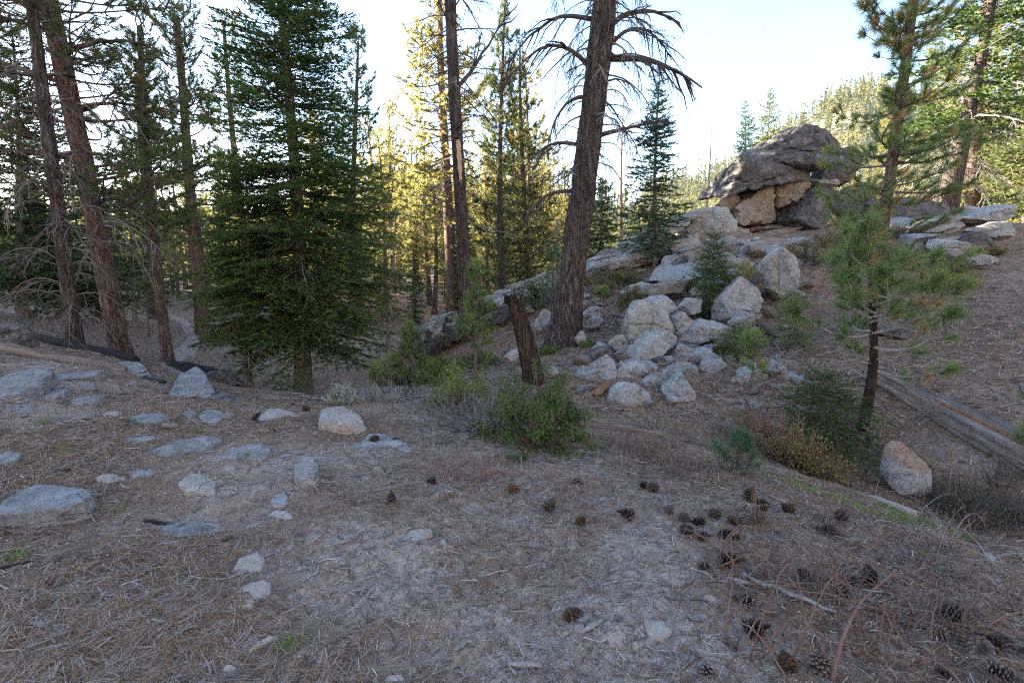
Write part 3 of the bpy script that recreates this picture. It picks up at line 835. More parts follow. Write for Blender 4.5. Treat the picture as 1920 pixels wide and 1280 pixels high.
PINE_M2 = {2.4: pine_branch(2.4, 37, 16, 15, 0.22, 0.034), 1.4: pine_branch(1.4, 38, 10, 15, 0.22, 0.032), 0.7: pine_branch(0.7, 39, 5, 15, 0.21, 0.030)}
PINE_YG = {1.0: pine_branch(1.0, 31, 8, 96, 0.20, 0.0060, 0.30, 0.06), 0.6: pine_branch(0.6, 32, 5, 96, 0.20, 0.0060, 0.34, 0.06), 0.3: pine_branch(0.3, 33, 2, 96, 0.19, 0.0060, 0.35, 0.0)}
PINE_MID = {1.3: pine_branch(1.3, 34, 8, 90, 0.18, 0.0085, 0.22, 0.12), 0.8: pine_branch(0.8, 35, 5, 90, 0.18, 0.0085, 0.28, 0.16), 0.4: pine_branch(0.4, 36, 2, 90, 0.17, 0.0085, 0.3, 0.2)}

def tree_at(name, label, base, top, r0, r1, bark, group=None, ext=1.0, sides=12, K=20, seed=0, flare=0.3, bk=0.03, wob=0.01):
    """Empty + trunk between two world points; returns root, axis function, height."""
    vec = (np.asarray(top) - np.asarray(base)) * ext
    root = thing(name, label, 'tree', base, group)
    g, P, rad = stem_mesh(r0, r1, vec, sides, K, seed, bk, flare, wob)
    g.build('trunk', [bark], root)
    return root, P, vec[2], rad
# ------------------------------------------------------------------ the named trees
def spec(bpx, bpy_, Y, tpx, tpy):
    return at_ground(bpx, bpy_, Y), unproj(tpx, tpy, Y)

# big green fir, centre left
b0, t0 = spec(568, 742, 11.0, 541, 0)
root, P, h, rad = tree_at('fir_tree', 'large dense green fir with drooping boughs, left of centre', b0, t0, 0.185, 0.02, M['bark_fir'], ext=1.42, seed=3, sides=18, K=30)
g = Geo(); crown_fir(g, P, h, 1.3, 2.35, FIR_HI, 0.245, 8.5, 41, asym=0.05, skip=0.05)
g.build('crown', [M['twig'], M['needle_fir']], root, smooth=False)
for k in range(16):
    r = np.random.default_rng(900 + k)
    z = r.uniform(0.9, 4.6); az = r.uniform(math.pi, 2 * math.pi)
    limb('dead_branch', root, 'twig_grey', P(z), az, -0.1, r.uniform(0.7, 1.7), 0.012, 0.35, 7, 0.05, 2, 900 + k)

# its smaller neighbour
b0, t0 = spec(465, 731, 10.4, 448, 300)
root, P, h, rad = tree_at('fir_tree', 'slimmer dark fir just left of the large green fir', b0, t0, 0.10, 0.012, M['bark_fir'], seed=5)
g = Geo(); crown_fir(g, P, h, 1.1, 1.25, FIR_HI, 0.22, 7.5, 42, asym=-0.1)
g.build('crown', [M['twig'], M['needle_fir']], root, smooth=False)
for k in range(8):
    r = np.random.default_rng(940 + k)
    limb('dead_branch', root, 'twig_grey', P(r.uniform(0.4, 1.6)), r.uniform(3, 6.4), -0.1, r.uniform(0.5, 1.0), 0.008, 0.4, 7, 0.05, 2, 940 + k)

# grey trunk with a skirt of bare curved branches, far left
b0, t0 = spec(140, 652, 10.2, 66, 0)
root, P, h, rad = tree_at('dying_pine', 'grey trunk with a skirt of bare curving pale branches, left edge', b0, t0, 0.145, 0.075, M['bark_grey'], ext=1.3, seed=8, sides=20, K=34)
for k in range(58):
    r = np.random.default_rng(1000 + k)
    z = 0.5 + 5.0 * (k / 58) ** 1.15
    az = k * 2.399 + r.normal(0, 0.4)
    L = r.uniform(0.6, 1.5) * (1.0 if z < 3.6 else 0.6)
    limb('dead_branch', root, 'twig_mid', P(z), az, r.uniform(-0.1, 0.4), L, 0.009, r.uniform(0.25, 0.7), 8, 0.16, 3, 1000 + k, 0.5)
for k in range(10):
    r = np.random.default_rng(1100 + k)
    limb('dead_branch', root, 'twig_grey', P(r.uniform(4.5, 7.4)), r.uniform(0, 6.28), r.uniform(-0.2, 0.4), r.uniform(0.2, 0.6), 0.02, 0.1, 1, 0.0, 0, 1100 + k)

# red-barked leaning pine beside it
b0, t0 = spec(228, 664, 11.6, 84, 0)
root, P, h, rad = tree_at('pine_tree', 'leaning red-barked pine with burnt base, second trunk from left edge', b0, t0, 0.20, 0.15, M['bark_pine'], ext=1.5, seed=9, sides=28, K=70, bk=0.05, flare=0.25)
g = Geo()
def prof(u): return 2.6 - 1.2 * u
crown_pine(g, P, h, 3.0, prof, PINE_HI, 84, 51, (0, 10))
g.build('crown', [M['twig'], M['needle_pine']], root, smooth=False)
for k in range(26):
    r = np.random.default_rng(1150 + k)
    limb('dead_branch', root, 'twig_grey', P(r.uniform(2.2, 7)), r.choice([0.2, 3.0, -0.6, 3.7]) + r.normal(0, 0.5), r.uniform(-0.2, 0.2), r.uniform(0.6, 2.0), 0.016, 0.55, 6, 0.12, 2, 1150 + k)
for k, (z, az, L) in enumerate([(5.0, 2.9, 2.6), (5.9, 3.3, 3.0), (6.4, 0.1, 2.2), (5.4, 0.2, 1.8), (6.9, 3.0, 2.6), (4.3, 3.4, 1.6)]):
    limb('limb', root, 'bark_pine', P(z), az, 0.15, L, 0.05, 0.12, 9, 0.12, 3, 1190 + k)

def simple_pine(name, label, s, r0, r1, bark, needle, tpl, zl, prof, nb, seed, group=None, ext=1.0, pitch=(-5, 35), dead=0, dz=(0.25, 0.55), dmat='twig', K=24, sides=14, wob=0.01, dl=(0.5, 1.3), droop=0.3):
    b0, t0 = s
    root, P, h, rad = tree_at(name, label, b0, t0, r0, r1, M[bark], group, ext, sides, K, seed, wob=wob)
    g = Geo(); crown_pine(g, P, h, h * zl, prof, tpl, nb, seed + 1, pitch)
    g.build('crown', [M['twig'], M[needle]], root, smooth=False)
    for k in range(dead):
        r = np.random.default_rng(seed * 100 + k)
        limb('dead_branch', root, dmat, P(h * r.uniform(*dz)), r.uniform(0, 6.28), r.uniform(-0.3, 0.3), r.uniform(*dl), 0.014, droop, 6, 0.05, 2, seed * 100 + k)
    return root

def simple_fir(name, label, s, r0, tpl, needle, zl, radius, spacing, per, seed, group=None, skip=0.0, bark='bark_fir', ext=1.0, dead=0):
    b0, t0 = s
    root, P, h, rad = tree_at(name, label, b0, t0, r0, 0.012, M[bark], group, ext, 10, 14, seed)
    g = Geo(); crown_fir(g, P, h, h * zl, radius, tpl, spacing, per, seed + 1, skip=skip)
    g.build('crown', [M['twig'], M[needle]], root, smooth=False)
    for k in range(dead):
        r = np.random.default_rng(seed * 100 + k)
        limb('dead_branch', root, 'twig_grey', P(h * r.uniform(0.05, 0.5)), r.uniform(0, 6.28), -0.1, r.uniform(0.5, 1.2) * radius, 0.01, 0.4, 6, 0.05, 2, seed * 100 + k)
    return root

bell = lambda a, w=1.0: (lambda u: a * (0.35 + 0.65 * math.sin(min(1, u * 1.15 + 0.18) * 3.0) ** 0.8 if u < 0.9 else a * 0.25) * w)
simple_pine('pine_tree', 'slender pine with scorched hollow at its foot beside the path', spec(316, 684, 14.0, 262, 95), 0.145, 0.06, 'bark_pine', 'needle_pine', PINE_MD, 0.34, bell(1.35), 64, 61, dead=10, ext=1.08)
simple_pine('pine_tree', 'tall straight pine behind the path with rounded crown', spec(384, 634, 20.0, 322, 30), 0.26, 0.10, 'bark_pine', 'needle_pine', PINE_MD, 0.32, bell(2.0), 90, 63, dead=10)
simple_pine('pine_tree', 'sunlit pine trunk standing just behind the slender path pine', spec(294, 588, 24.0, 262, 140), 0.29, 0.12, 'bark_pine', 'needle_pine', PINE_M2, 0.40, bell(1.6), 56, 65, dead=8)
simple_pine('pine_tree', 'pine top showing between the large fir and the round-crowned pine', spec(478, 600, 30.0, 426, 45), 0.27, 0.08, 'bark_pine', 'needle_sun', PINE_M2, 0.40, bell(1.9), 70, 67, dead=8)
simple_pine('pine_tree', 'open-crowned grey pine with upswept limbs right of the large fir', spec(668, 660, 25.0, 664, 78), 0.24, 0.05, 'bark_grey', 'needle_pine', PINE_M2, 0.26, bell(2.0), 84, 69, dead=16, pitch=(-10, 50), dmat='twig_grey', dz=(0.2, 0.5))
simple_pine('pine_tree', 'tall golden pine behind the scarred trunk', spec(850, 600, 31.0, 838, -25), 0.42, 0.10, 'bark_pine', 'needle_sun', PINE_M2, 0.28, bell(3.0), 150, 71, ext=1.12, dead=18, pitch=(-5, 30), dz=(0.2, 0.6))
simple_pine('pine_tree', 'dense pointed green pine right of the scarred trunk', spec(944, 560, 27.0, 944, 5), 0.24, 0.04, 'bark_grey', 'needle_pine', PINE_M2, 0.12, lambda u: 1.75 * (1 - u) ** 0.7 + 0.25, 170, 73, dead=4, pitch=(-5, 55))
simple_pine('pine_tree', 'slightly shorter pine leaning against the pointed green pine', spec(990, 560, 29.0, 984, 85), 0.22, 0.04, 'bark_grey', 'needle_pine', PINE_M2, 0.15, lambda u: 1.7 * (1 - u) ** 0.7 + 0.25, 130, 75, dead=4, pitch=(-5, 50))

# trunk with the pale bark scar
b0, t0 = spec(874, 632, 14.2, 860, 0)
root, P, h, rad = tree_at('dead_pine', 'dark standing trunk with a pale strip of missing bark', b0, t0, 0.19, 0.125, M['bark_grey'], ext=1.35, seed=12, sides=24, K=60, bk=0.05)
def scar():
    za, zb = P(0)[2] + (unproj(871, 345, 14.2) - b0)[2], (unproj(869, 262, 14.2) - b0)[2]
    g = Geo(); n = 26; m = 7
    vv = []
    for i in range(n):
        u = i / (n - 1); z = za + (zb - za) * u - 0.0
        c = P(z); rr = rad(z) * 1.085
        wv = 0.36 * math.sin(min(1, (1 - u) * 3.5 + 0.45) * 1.57) * (0.35 + 0.65 * min(1, u * 2.2)) + 0.05 * math.sin(u * 23)
        for j in range(m):
            a = -math.pi / 2 + 0.28 + (j / (m - 1) - 0.5) * 2 * wv
            vv.append(c + np.array([math.cos(a) * rr, math.sin(a) * rr, 0]))
    f = []
    for i in range(n - 1):
        for j in range(m - 1):
            a = i * m + j
            f += [(a, a + 1, a + m + 1), (a, a + m + 1, a + m)]
    g.add(np.array(vv), f)
    g.build('bare_wood', [M['palewood']], root)
scar()
for k in range(64):
    r = np.random.default_rng(1300 + k)
    z = h * (0.28 + 0.55 * k / 64)
    az = k * 2.399 + r.normal(0, 0.3)
    limb('dead_branch', root, 'twig_dark' if k % 3 else 'twig_grey', P(z), az, r.uniform(-0.35, 0.25), r.uniform(0.5, 1.7), 0.018, r.uniform(0.05, 0.45), 7, 0.05, 3, 1300 + k, 0.45)
limb('limb', root, 'twig_dark', P(6.6), 0.15, 0.75, 2.4, 0.05, -0.2, 9, 0.05, 3, 1399)

# the big dying pine in the centre
b0, t0 = spec(1056, 648, 11.5, 1124, 0)
root, P, h, rad = tree_at('dying_pine', 'massive rough-barked pine trunk hung with bare drooping branches', b0, t0, 0.295, 0.225, M['bark_grey'], ext=1.25, seed=14, sides=56, K=170, bk=0.065, flare=0.55, wob=0.006)
for k in range(100):
    r = np.random.default_rng(1500 + k)
    z = 2.2 + (h - 2.5) * (k / 100) ** 0.7
    az = k * 2.399 + r.normal(0, 0.35)
    low = z < 3.6
    L = r.uniform(0.3, 0.8) if low else r.uniform(0.5, 1.45)
    rr = rad(z) * 0.85
    p = P(z) + np.array([math.cos(az) * rr, math.sin(az) * rr, 0])
    limb('dead_branch', root, 'twig_dark' if k % 4 else 'twig_grey', p, az, r.uniform(-0.5, 0.2), L, r.uniform(0.009, 0.02), r.uniform(0.2, 0.7), 9, r.uniform(0, 0.15), 4, 1500 + k, 0.5)
for k, (z, az, L, r0, dr, ri, pi) in enumerate([(6.05, -0.1, 2.0, 0.085, 0.42, 0.05, 0.05), (4.55, 0.15, 1.5, 0.055, -0.05, 0.0, 0.25), (4.35, 3.05, 1.3, 0.05, 0.55, 0.12, 0.2), (5.9, 3.2, 1.9, 0.05, 0.6, 0.2, 0.3), (6.7, 0.1, 1.6, 0.05, 0.3, 0.1, 0.2), (5.3, 3.3, 1.2, 0.04, 0.9, 0.1, -0.2), (6.8, 3.0, 1.9, 0.05, 0.55, 0.15, 0.2), (3.4, 3.1, 1.3, 0.04, 0.7, 0.1, 0.0), (6.3, 0.4, 1.9, 0.05, 0.5, 0.2, 0.3)]):
    p = P(z) + np.array([math.cos(az), math.sin(az), 0]) * rad(z) * 0.8
    limb('limb', root, 'twig_dark', p, az, pi, L, r0, dr, 12, ri, 4, 1700 + k, 0.45)

# firs and snags on and behind the spur
simple_fir('fir_tree', 'pointed blue-green fir standing on the rocky spur', spec(1230, 492, 17.5, 1236, 128), 0.10, FIR_MD, 'needle_bluefir', 0.08, 1.05, 0.22, 6, 81, dead=8)
def snag(name, label, s, r0, nbr, L, seed, mat='twig_grey', group=None, K=16, ext=1.0, tw=5, droop=0.1):
    b0, t0 = s
    root, P, h, rad = tree_at(name, label, b0, t0, r0, 0.01, M[mat], group, ext, 8, K, seed)
    for k in range(nbr):
        r = np.random.default_rng(seed * 50 + k)
        z = h * (0.12 + 0.86 * k / nbr)
        limb('dead_branch', root, mat, P(z), k * 2.399, r.uniform(-0.3, 0.15), L * r.uniform(0.5, 1.1) * (1.05 - z / h * 0.8), 0.008, droop, tw, 0.0, 1, seed * 50 + k, 0.4)
    return root
M['snag_red'] = plain_mat('reddish_dead_wood', [(0.3, (0.17, 0.10, 0.07)), (0.7, (0.36, 0.23, 0.16))], 6)
snag('dead_tree', 'thin reddish dead conifer with short twigs right of the massive trunk', spec(1170, 470, 31.0, 1176, 155), 0.14, 70, 1.0, 83, 'snag_red')
snag('dead_tree', 'bare grey pole snag beyond the spur left of the stacked outcrop', spec(1325, 430, 34.0, 1331, 225), 0.16, 26, 0.5, 84)
simple_fir('fir_tree', 'small dark fir peeking above the outcrop, left of a lighter one', spec(1398, 400, 38.0, 1400, 186), 0.14, FIR_M2, 'needle_bluefir', 0.10, 1.75, 0.3, 6, 85)
simple_fir('fir_tree', 'sunlit fir with dead bare tip above the outcrop', spec(1436, 400, 41.0, 1437, 160), 0.15, FIR_M2, 'needle_pine', 0.08, 2.2, 0.32, 6, 86)
simple_fir('fir_tree', 'dark fir half hidden behind the massive trunk', spec(1130, 500, 24.0, 1128, 330), 0.12, FIR_M2, 'needle_fir', 0.05, 1.5, 0.26, 6, 87)

# right side
b0, t0 = spec(1634, 612, 10.6, 1690, 0)
root, P, h, rad = tree_at('pine_tree', 'slim young pine with long-needled tufts in front of the outcrop', b0, t0, 0.115, 0.07, M['bark_pine'], ext=1.3, seed=17, sides=16, K=40, bk=0.03, flare=0.15)
g = Geo()
crown_pine(g, P, h, 1.0, lambda u: 1.35 - 0.6 * u, PINE_MID, 92, 91, (-8, 25))
g.build('crown', [M['twig'], M['needle_young']], root, smooth=False)
b0, t0 = spec(1615, 808, 6.95, 1645, 450)
root = thing('pine_sapling', 'bushy young pine with long green needles and crooked dark stem', 'tree', b0)
vec = t0 - b0
g = Geo(); s = np.linspace(0, 1, 16)
ax = vec[None] * s[:, None] + np.stack([0.10 * np.sin(s * 4.5), 0.02 * np.sin(s * 3), 0 * s], -1); ax[0, 2] -= 0.1
tubes(g, ax, 0.075 * (1 - 0.85 * s) + 0.006, 10, 0)
g.build('trunk', [M['bark_dark']], root)
PS = lambda z: np.array([np.interp(z / vec[2], s, ax[:, i]) for i in range(3)])
g = Geo(); crown_pine(g, PS, vec[2], 0.75, lambda u: 0.86 * (1 - u) ** 0.6 * (0.55 + 1.3 * min(u * 2, 0.5)) + 0.15, PINE_YG, 27, 95, (0, 45))
g.build('crown', [M['twig_grey'], M['needle_young']], root, smooth=False)
for k in range(9):
    r = np.random.default_rng(1800 + k)
    limb('dead_branch', root, 'twig_grey', PS(r.uniform(0.5, 1.7)), r.uniform(0, 6.28), r.uniform(-0.1, 0.5), r.uniform(0.3, 0.8), 0.009, 0.1, 6, 0.1, 2, 1800 + k)

simple_fir('fir_tree', 'thick leaning trunk with dark fir boughs and bare limbs, upper right', spec(1768, 400, 24.0, 1842, 0), 0.46, FIR_M2, 'needle_fir', 0.30, 3.6, 0.42, 6, 101, skip=0.25, bark='bark_grey', ext=1.5, dead=40)
simple_pine('pine_tree', 'orange-lit pine trunk behind the bare limbs, upper right', spec(1826, 400, 29.0, 1844, 120), 0.36, 0.2, 'bark_pine', 'needle_sun', PINE_M2, 0.45, bell(2.4), 60, 103, ext=1.4, dead=10)
simple_fir('fir_tree', 'sunlit fir filling the upper right corner', spec(1935, 430, 27.0, 1950, -60), 0.3, FIR_M2, 'needle_pine', 0.06, 3.2, 0.36, 6, 105, ext=1.2)
simple_fir('fir_tree', 'dark fir behind the slim young pine', spec(1742, 420, 33.0, 1760, 60), 0.24, FIR_M2, 'needle_pine', 0.08, 2.9, 0.36, 6, 106)

# small firs and pines about the spur
simple_fir('fir_sapling', 'small bright green fir among the pale boulders', spec(1338, 578, 12.6, 1341, 436), 0.035, FIR_SM, 'needle_fir', 0.10, 0.62, 0.11, 7, 111)
simple_fir('fir_sapling', 'thin fir seedling beside the weathered log end', spec(1492, 640, 10.2, 1488, 548), 0.018, FIR_SM, 'needle_young', 0.15, 0.38, 0.12, 6, 112)
simple_fir('fir_sapling', 'sunlit fir seedling among the lower boulders', spec(1396, 676, 9.6, 1394, 606), 0.016, FIR_SM, 'needle_young', 0.15, 0.36, 0.10, 6, 113)
simple_fir('fir_sapling', 'smallest sunlit fir seedling left of the other seedlings', spec(1366, 660, 10.0, 1365, 618), 0.010, FIR_SM, 'needle_young', 0.12, 0.2, 0.08, 6, 114)
simple_fir('fir_sapling', 'low dark green fir sapling at the foot of the bushy young pine', spec(1556, 846, 6.75, 1540, 705), 0.03, FIR_SM, 'needle_fir', 0.08, 0.72, 0.12, 8, 115)
simple_fir('fir_sapling', 'small dark fir beside the broken stump', spec(1000, 592, 14.6, 1000, 528), 0.03, FIR_SM, 'needle_fir', 0.05, 0.55, 0.11, 7, 116)
simple_fir('fir_sapling', 'low fir seedling by the logs near the path', spec(236, 712, 8.6, 240, 680), 0.012, FIR_SM, 'needle_fir', 0.1, 0.36, 0.07, 6, 117)

def pine_sapling(label, s, needle, tpl, nb, rad0, seed, stem='twig', zl=0.2, group=None, r0=0.02, bow=0.0):
    b0, t0 = s
    root = thing('pine_sapling', label, 'tree', b0, group)
    vec = t0 - b0; q = np.linspace(0, 1, 10)
    ax = vec[None] * q[:, None] + np.stack([bow * np.sin(q * 3.1), 0 * q, 0 * q], -1); ax[0, 2] -= 0.06
    g = Geo(); tubes(g, ax, r0 * (1 - 0.8 * q) + 0.003, 7, 0); g.build('trunk', [M[stem]], root)
    PP = lambda z: np.array([np.interp(z / vec[2], q, ax[:, i]) for i in range(3)])
    g = Geo(); crown_pine(g, PP, vec[2], vec[2] * zl, lambda u: rad0 * (1 - 0.6 * u), tpl, nb, seed, (5, 45))
    g.build('crown', [M['twig'], M[needle]], root, smooth=False)
    return root
pine_sapling('thin pine sapling with drooping tufts left of the broken stump', spec(890, 720, 8.4, 898, 535), 'needle_young', PINE_MID, 26, 0.52, 121, r0=0.028, zl=0.12)
pine_sapling('pale blue-green pine seedling on the sandy bank above the creek', spec(1378, 920, 4.35, 1392, 845), 'needle_blue', {0.3: pine_branch(0.3, 41, 2, 150, 0.11, 0.0028, 0.3, 0.0), 0.18: pine_branch(0.18, 42, 1, 150, 0.11, 0.0028, 0.3, 0.0)}, 9, 0.3, 122, zl=0.15, r0=0.012)
pine_sapling('small pine seedling with a bowed stem among the stones', spec(1384, 742, 8.0, 1412, 668), 'needle_young', PINE_MID, 7, 0.28, 123, zl=0.55, bow=0.1, r0=0.016)
pine_sapling('soft pale pine beside the massive trunk', spec(1032, 580, 14.0, 1038, 490), 'needle_blue', PINE_MID, 18, 0.5, 124, zl=0.1)
pine_sapling('grey-green pine sapling in the gully left of the manzanita', spec(772, 735, 8.6, 775, 648), 'needle_young', PINE_MID, 16, 0.5, 125, zl=0.15)
pine_sapling('yellowish small pine by the gully behind the sage', spec(716, 752, 8.2, 714, 722), 'needle_young', PINE_MID, 8, 0.24, 126, zl=0.1)
pine_sapling('dark small pine with bare stem near the path', spec(280, 640, 17.5, 276, 555), 'needle_pine', PINE_MD, 14, 0.6, 127, zl=0.45, r0=0.035)
pine_sapling('pine sapling at the right picture edge by the log', spec(1950, 850, 5.6, 1958, 775), 'needle_young', PINE_MID, 10, 0.4, 128, zl=0.1)
pine_sapling('little pine sprout on the slope above the massive trunk base', spec(1132, 592, 12.6, 1132, 568), 'needle_young', PINE_MID, 5, 0.14, 129, zl=0.2, r0=0.01)
pine_sapling('isolated low pine sprig right of the bushy young pine', spec(1725, 600, 9.6, 1735, 560), 'needle_young', PINE_MID, 6, 0.4, 130, zl=0.3, r0=0.012)
snag('dead_sapling', 'thin grey dead sapling with hair-fine twigs right of the large fir', spec(727, 736, 10.8, 736, 392), 0.06, 80, 0.75, 131, 'bark_fir', tw=8, droop=0.4)

# dark firs at the left
simple_fir('fir_tree', 'dark fir with grey trunk at the left edge behind bare branches', spec(42, 600, 17.0, 14, 150), 0.17, FIR_MD, 'needle_fir', 0.10, 1.9, 0.27, 6, 141, ext=1.25)
simple_fir('fir_tree', 'dark fir between the two leftmost trunks', spec(112, 600, 18.5, 88, 190), 0.16, FIR_MD, 'needle_fir', 0.08, 1.9, 0.28, 6, 142, ext=1.1)
simple_fir('fir_tree', 'dark shaded fir just right of the leaning red pine', spec(190, 605, 21.0, 165, 260), 0.16, FIR_MD, 'needle_fir', 0.06, 1.9, 0.28, 6, 143)
simple_fir('fir_tree', 'thin half-bare fir between leaning pine and path', spec(252, 600, 19.0, 226, 275), 0.09, FIR_MD, 'needle_fir', 0.2, 1.0, 0.3, 5, 144, skip=0.3, dead=10)
simple_pine('pine_tree', 'pine whose boughs overhang the top left corner', (at_ground(-120, 600, 14.0), unproj(-190, -40, 14.0)), 0.28, 0.16, 'bark_pine', 'needle_pine', PINE_HI, 0.42, lambda u: 2.9, 72, 145, ext=1.3, pitch=(0, 12))

# ------------------------------------------------------------------ sunlit forest filling the valley behind
def proto_pine(seed, needle, hgt=14.0, zl=0.28, rad0=2.3, nb=70, pitch=(-5, 35), tpl=None):
    g, P, rad = stem_mesh(0.26, 0.05, np.array([0.2, 0.1, hgt]), 10, 14, seed)
    tr = g.mesh('pine_trunk', [M['bark_pine']])
    g = Geo(); crown_pine(g, P, hgt, hgt * zl, bell(rad0), tpl or PINE_LO, nb, seed, pitch)
    return tr, g.mesh('pine_crown', [M['twig'], M[needle]], False), hgt
def proto_fir(seed, needle, hgt=14.0, zl=0.06, rad0=2.4, tpl=None):
    g, P, rad = stem_mesh(0.22, 0.02, np.array([0.1, 0.1, hgt]), 8, 12, seed)
    tr = g.mesh('fir_trunk', [M['bark_fir']])
    g = Geo(); crown_fir(g, P, hgt, hgt * zl, rad0, tpl or FIR_LO, 0.48, 6, seed)
    return tr, g.mesh('fir_crown', [M['twig'], M[needle]], False), hgt
PROT = {'pa': proto_pine(201, 'needle_sun'), 'pb': proto_pine(202, 'needle_sun', 13, 0.2, 2.0, 80), 'pc': proto_pine(203, 'needle_pine', 15, 0.35, 2.4, 64),
        'fa': proto_fir(204, 'needle_sun'), 'fb': proto_fir(205, 'needle_pine', 13, 0.05, 2.1), 'fc': proto_fir(206, 'needle_bluefir', 12, 0.04, 1.9)}
def valley_tree(key, x, y, hgt, label, group, rot, wide=1.0):
    tr, cr, h0 = PROT[key]
    z = float(H(x, y))
    root = thing('pine_tree' if key[0] == 'p' else 'fir_tree', label, 'tree', (x, y, z - 0.1), group)
    k = hgt / h0
    root.rotation_euler = (0, 0, rot); root.scale = (k * wide, k * wide, k)
    link('trunk', tr, root); link('crown', cr, root)
r = np.random.default_rng(77)
BG = []
def sow(n, px0, px1, Y0, Y1, h0, h1, keys, label, group):
    k = 0; tries = 0
    while k < n and tries < n * 40:
        tries += 1
        Y = math.exp(r.uniform(math.log(Y0), math.log(Y1))); px = r.uniform(px0, px1)
        q = unproj(px, 480, Y)
        if any((q[0] - a) ** 2 + (q[1] - b) ** 2 < (1.7 + Y * 0.02) ** 2 for a, b in BG): continue
        BG.append((q[0], q[1]))
        valley_tree(r.choice(keys), q[0], q[1], r.uniform(h0, h1), label, group, r.uniform(0, 6.28), r.uniform(0.8, 1.15)); k += 1
sow(54, 590, 1070, 36, 110, 9, 17, ['pa', 'pb', 'fa', 'fa', 'pa'], 'golden backlit conifer crowding the valley behind the scarred trunk', 'valley conifers behind the scarred trunk')
sow(30, 600, 1060, 30, 60, 4, 9, ['fa', 'fb', 'pb'], 'low golden green conifer at the front of the sunlit valley', 'low conifers at the valley edge')
sow(44, -20, 580, 44, 120, 9, 16, ['pa', 'fb', 'pc', 'fa'], 'conifer with glowing edges in the forest beyond the path', 'conifers beyond the path')
sow(44, -20, 540, 30, 64, 4, 9, ['pb', 'fb'], 'small shaded conifer in the understorey beyond the path', 'understorey beyond the path')
sow(22, 1080, 1360, 40, 110, 5, 10, ['pa', 'fa', 'fb', 'pb'], 'sunlit conifer behind the rocky spur', 'conifers behind the rocky spur')
sow(12, 1330, 1620, 60, 130, 8, 13, ['pa', 'fa', 'fb'], 'sunlit conifer rising behind the stacked outcrop', 'conifers behind the stacked outcrop')
sow(26, 1600, 1990, 36, 95, 8, 14, ['pa', 'fa', 'pb', 'pa'], 'bright sunlit conifer behind the upper right trunks', 'conifers behind the upper right trunks')

# far wooded slopes: one mass
def far_forest():
    g = Geo(); r = np.random.default_rng(5)
    n = 2300
    n += 1500
    az = np.radians(np.r_[r.uniform(-50, 52, n - 1500), r.uniform(14, 50, 1500)]); rr = np.sqrt(np.r_[r.uniform(85 ** 2, 345 ** 2, n - 1500), r.uniform(160 ** 2, 342 ** 2, 1500)])
    x, y = np.sin(az) * rr, np.cos(az) * rr; z = H(x, y)
    h = r.uniform(7, 15, n); w = h * r.uniform(0.14, 0.22, n)
    tubes(g, np.stack([np.stack([x, y, z - 0.5], -1), np.stack([x, y, z + h * 0.97], -1)], 1), np.stack([h * 0.016, h * 0.003], -1), 3, 0, cap=False)
    m = 28
    u = r.random((n, m)) ** 0.8
    az2 = r.uniform(0, 6.283, (n, m))
    c = np.stack([np.repeat(x[:, None], m, 1), np.repeat(y[:, None], m, 1), z[:, None] + h[:, None] * (0.12 + 0.88 * u)], -1)
    L = w[:, None] * (1.05 - u) * r.uniform(0.6, 1.25, (n, m)) + 0.25
    D = np.stack([np.cos(az2), np.sin(az2), r.uniform(-0.45, 0.15, (n, m))], -1)
    ok = np.ones((n, m), bool)
    dead = r.random(n) < 0.10
    tint = np.repeat(r.uniform(0.1, 0.9, n)[:, None], m, 1) + r.uniform(-0.1, 0.1, (n, m))
    wd = 0.09 * h[:, None] * np.ones((1, m)) * np.where(dead, 0.15, 1)[:, None]
    blades(g, c.reshape(-1, 3), D.reshape(-1, 3), L.ravel(), wd.ravel(), 1, tint.ravel())
    o = g.build('forest', [M['twig_grey'], M['needle_far']], None, False)
    tag(o, 'distant sunlit conifer forest covering the hillsides', 'forest', kind='stuff')
far_forest()
# ------------------------------------------------------------------ rocks
import bmesh
_ICO = {}
def ico(n):
    if n not in _ICO:
        bm = bmesh.new(); bmesh.ops.create_icosphere(bm, subdivisions=n, radius=1.0)
        v = np.array([x.co[:] for x in bm.verts]); f = np.array([[q.index for q in p.verts] for p in bm.faces]); bm.free()
        _ICO[n] = (norm(v), f)
    return _ICO[n]

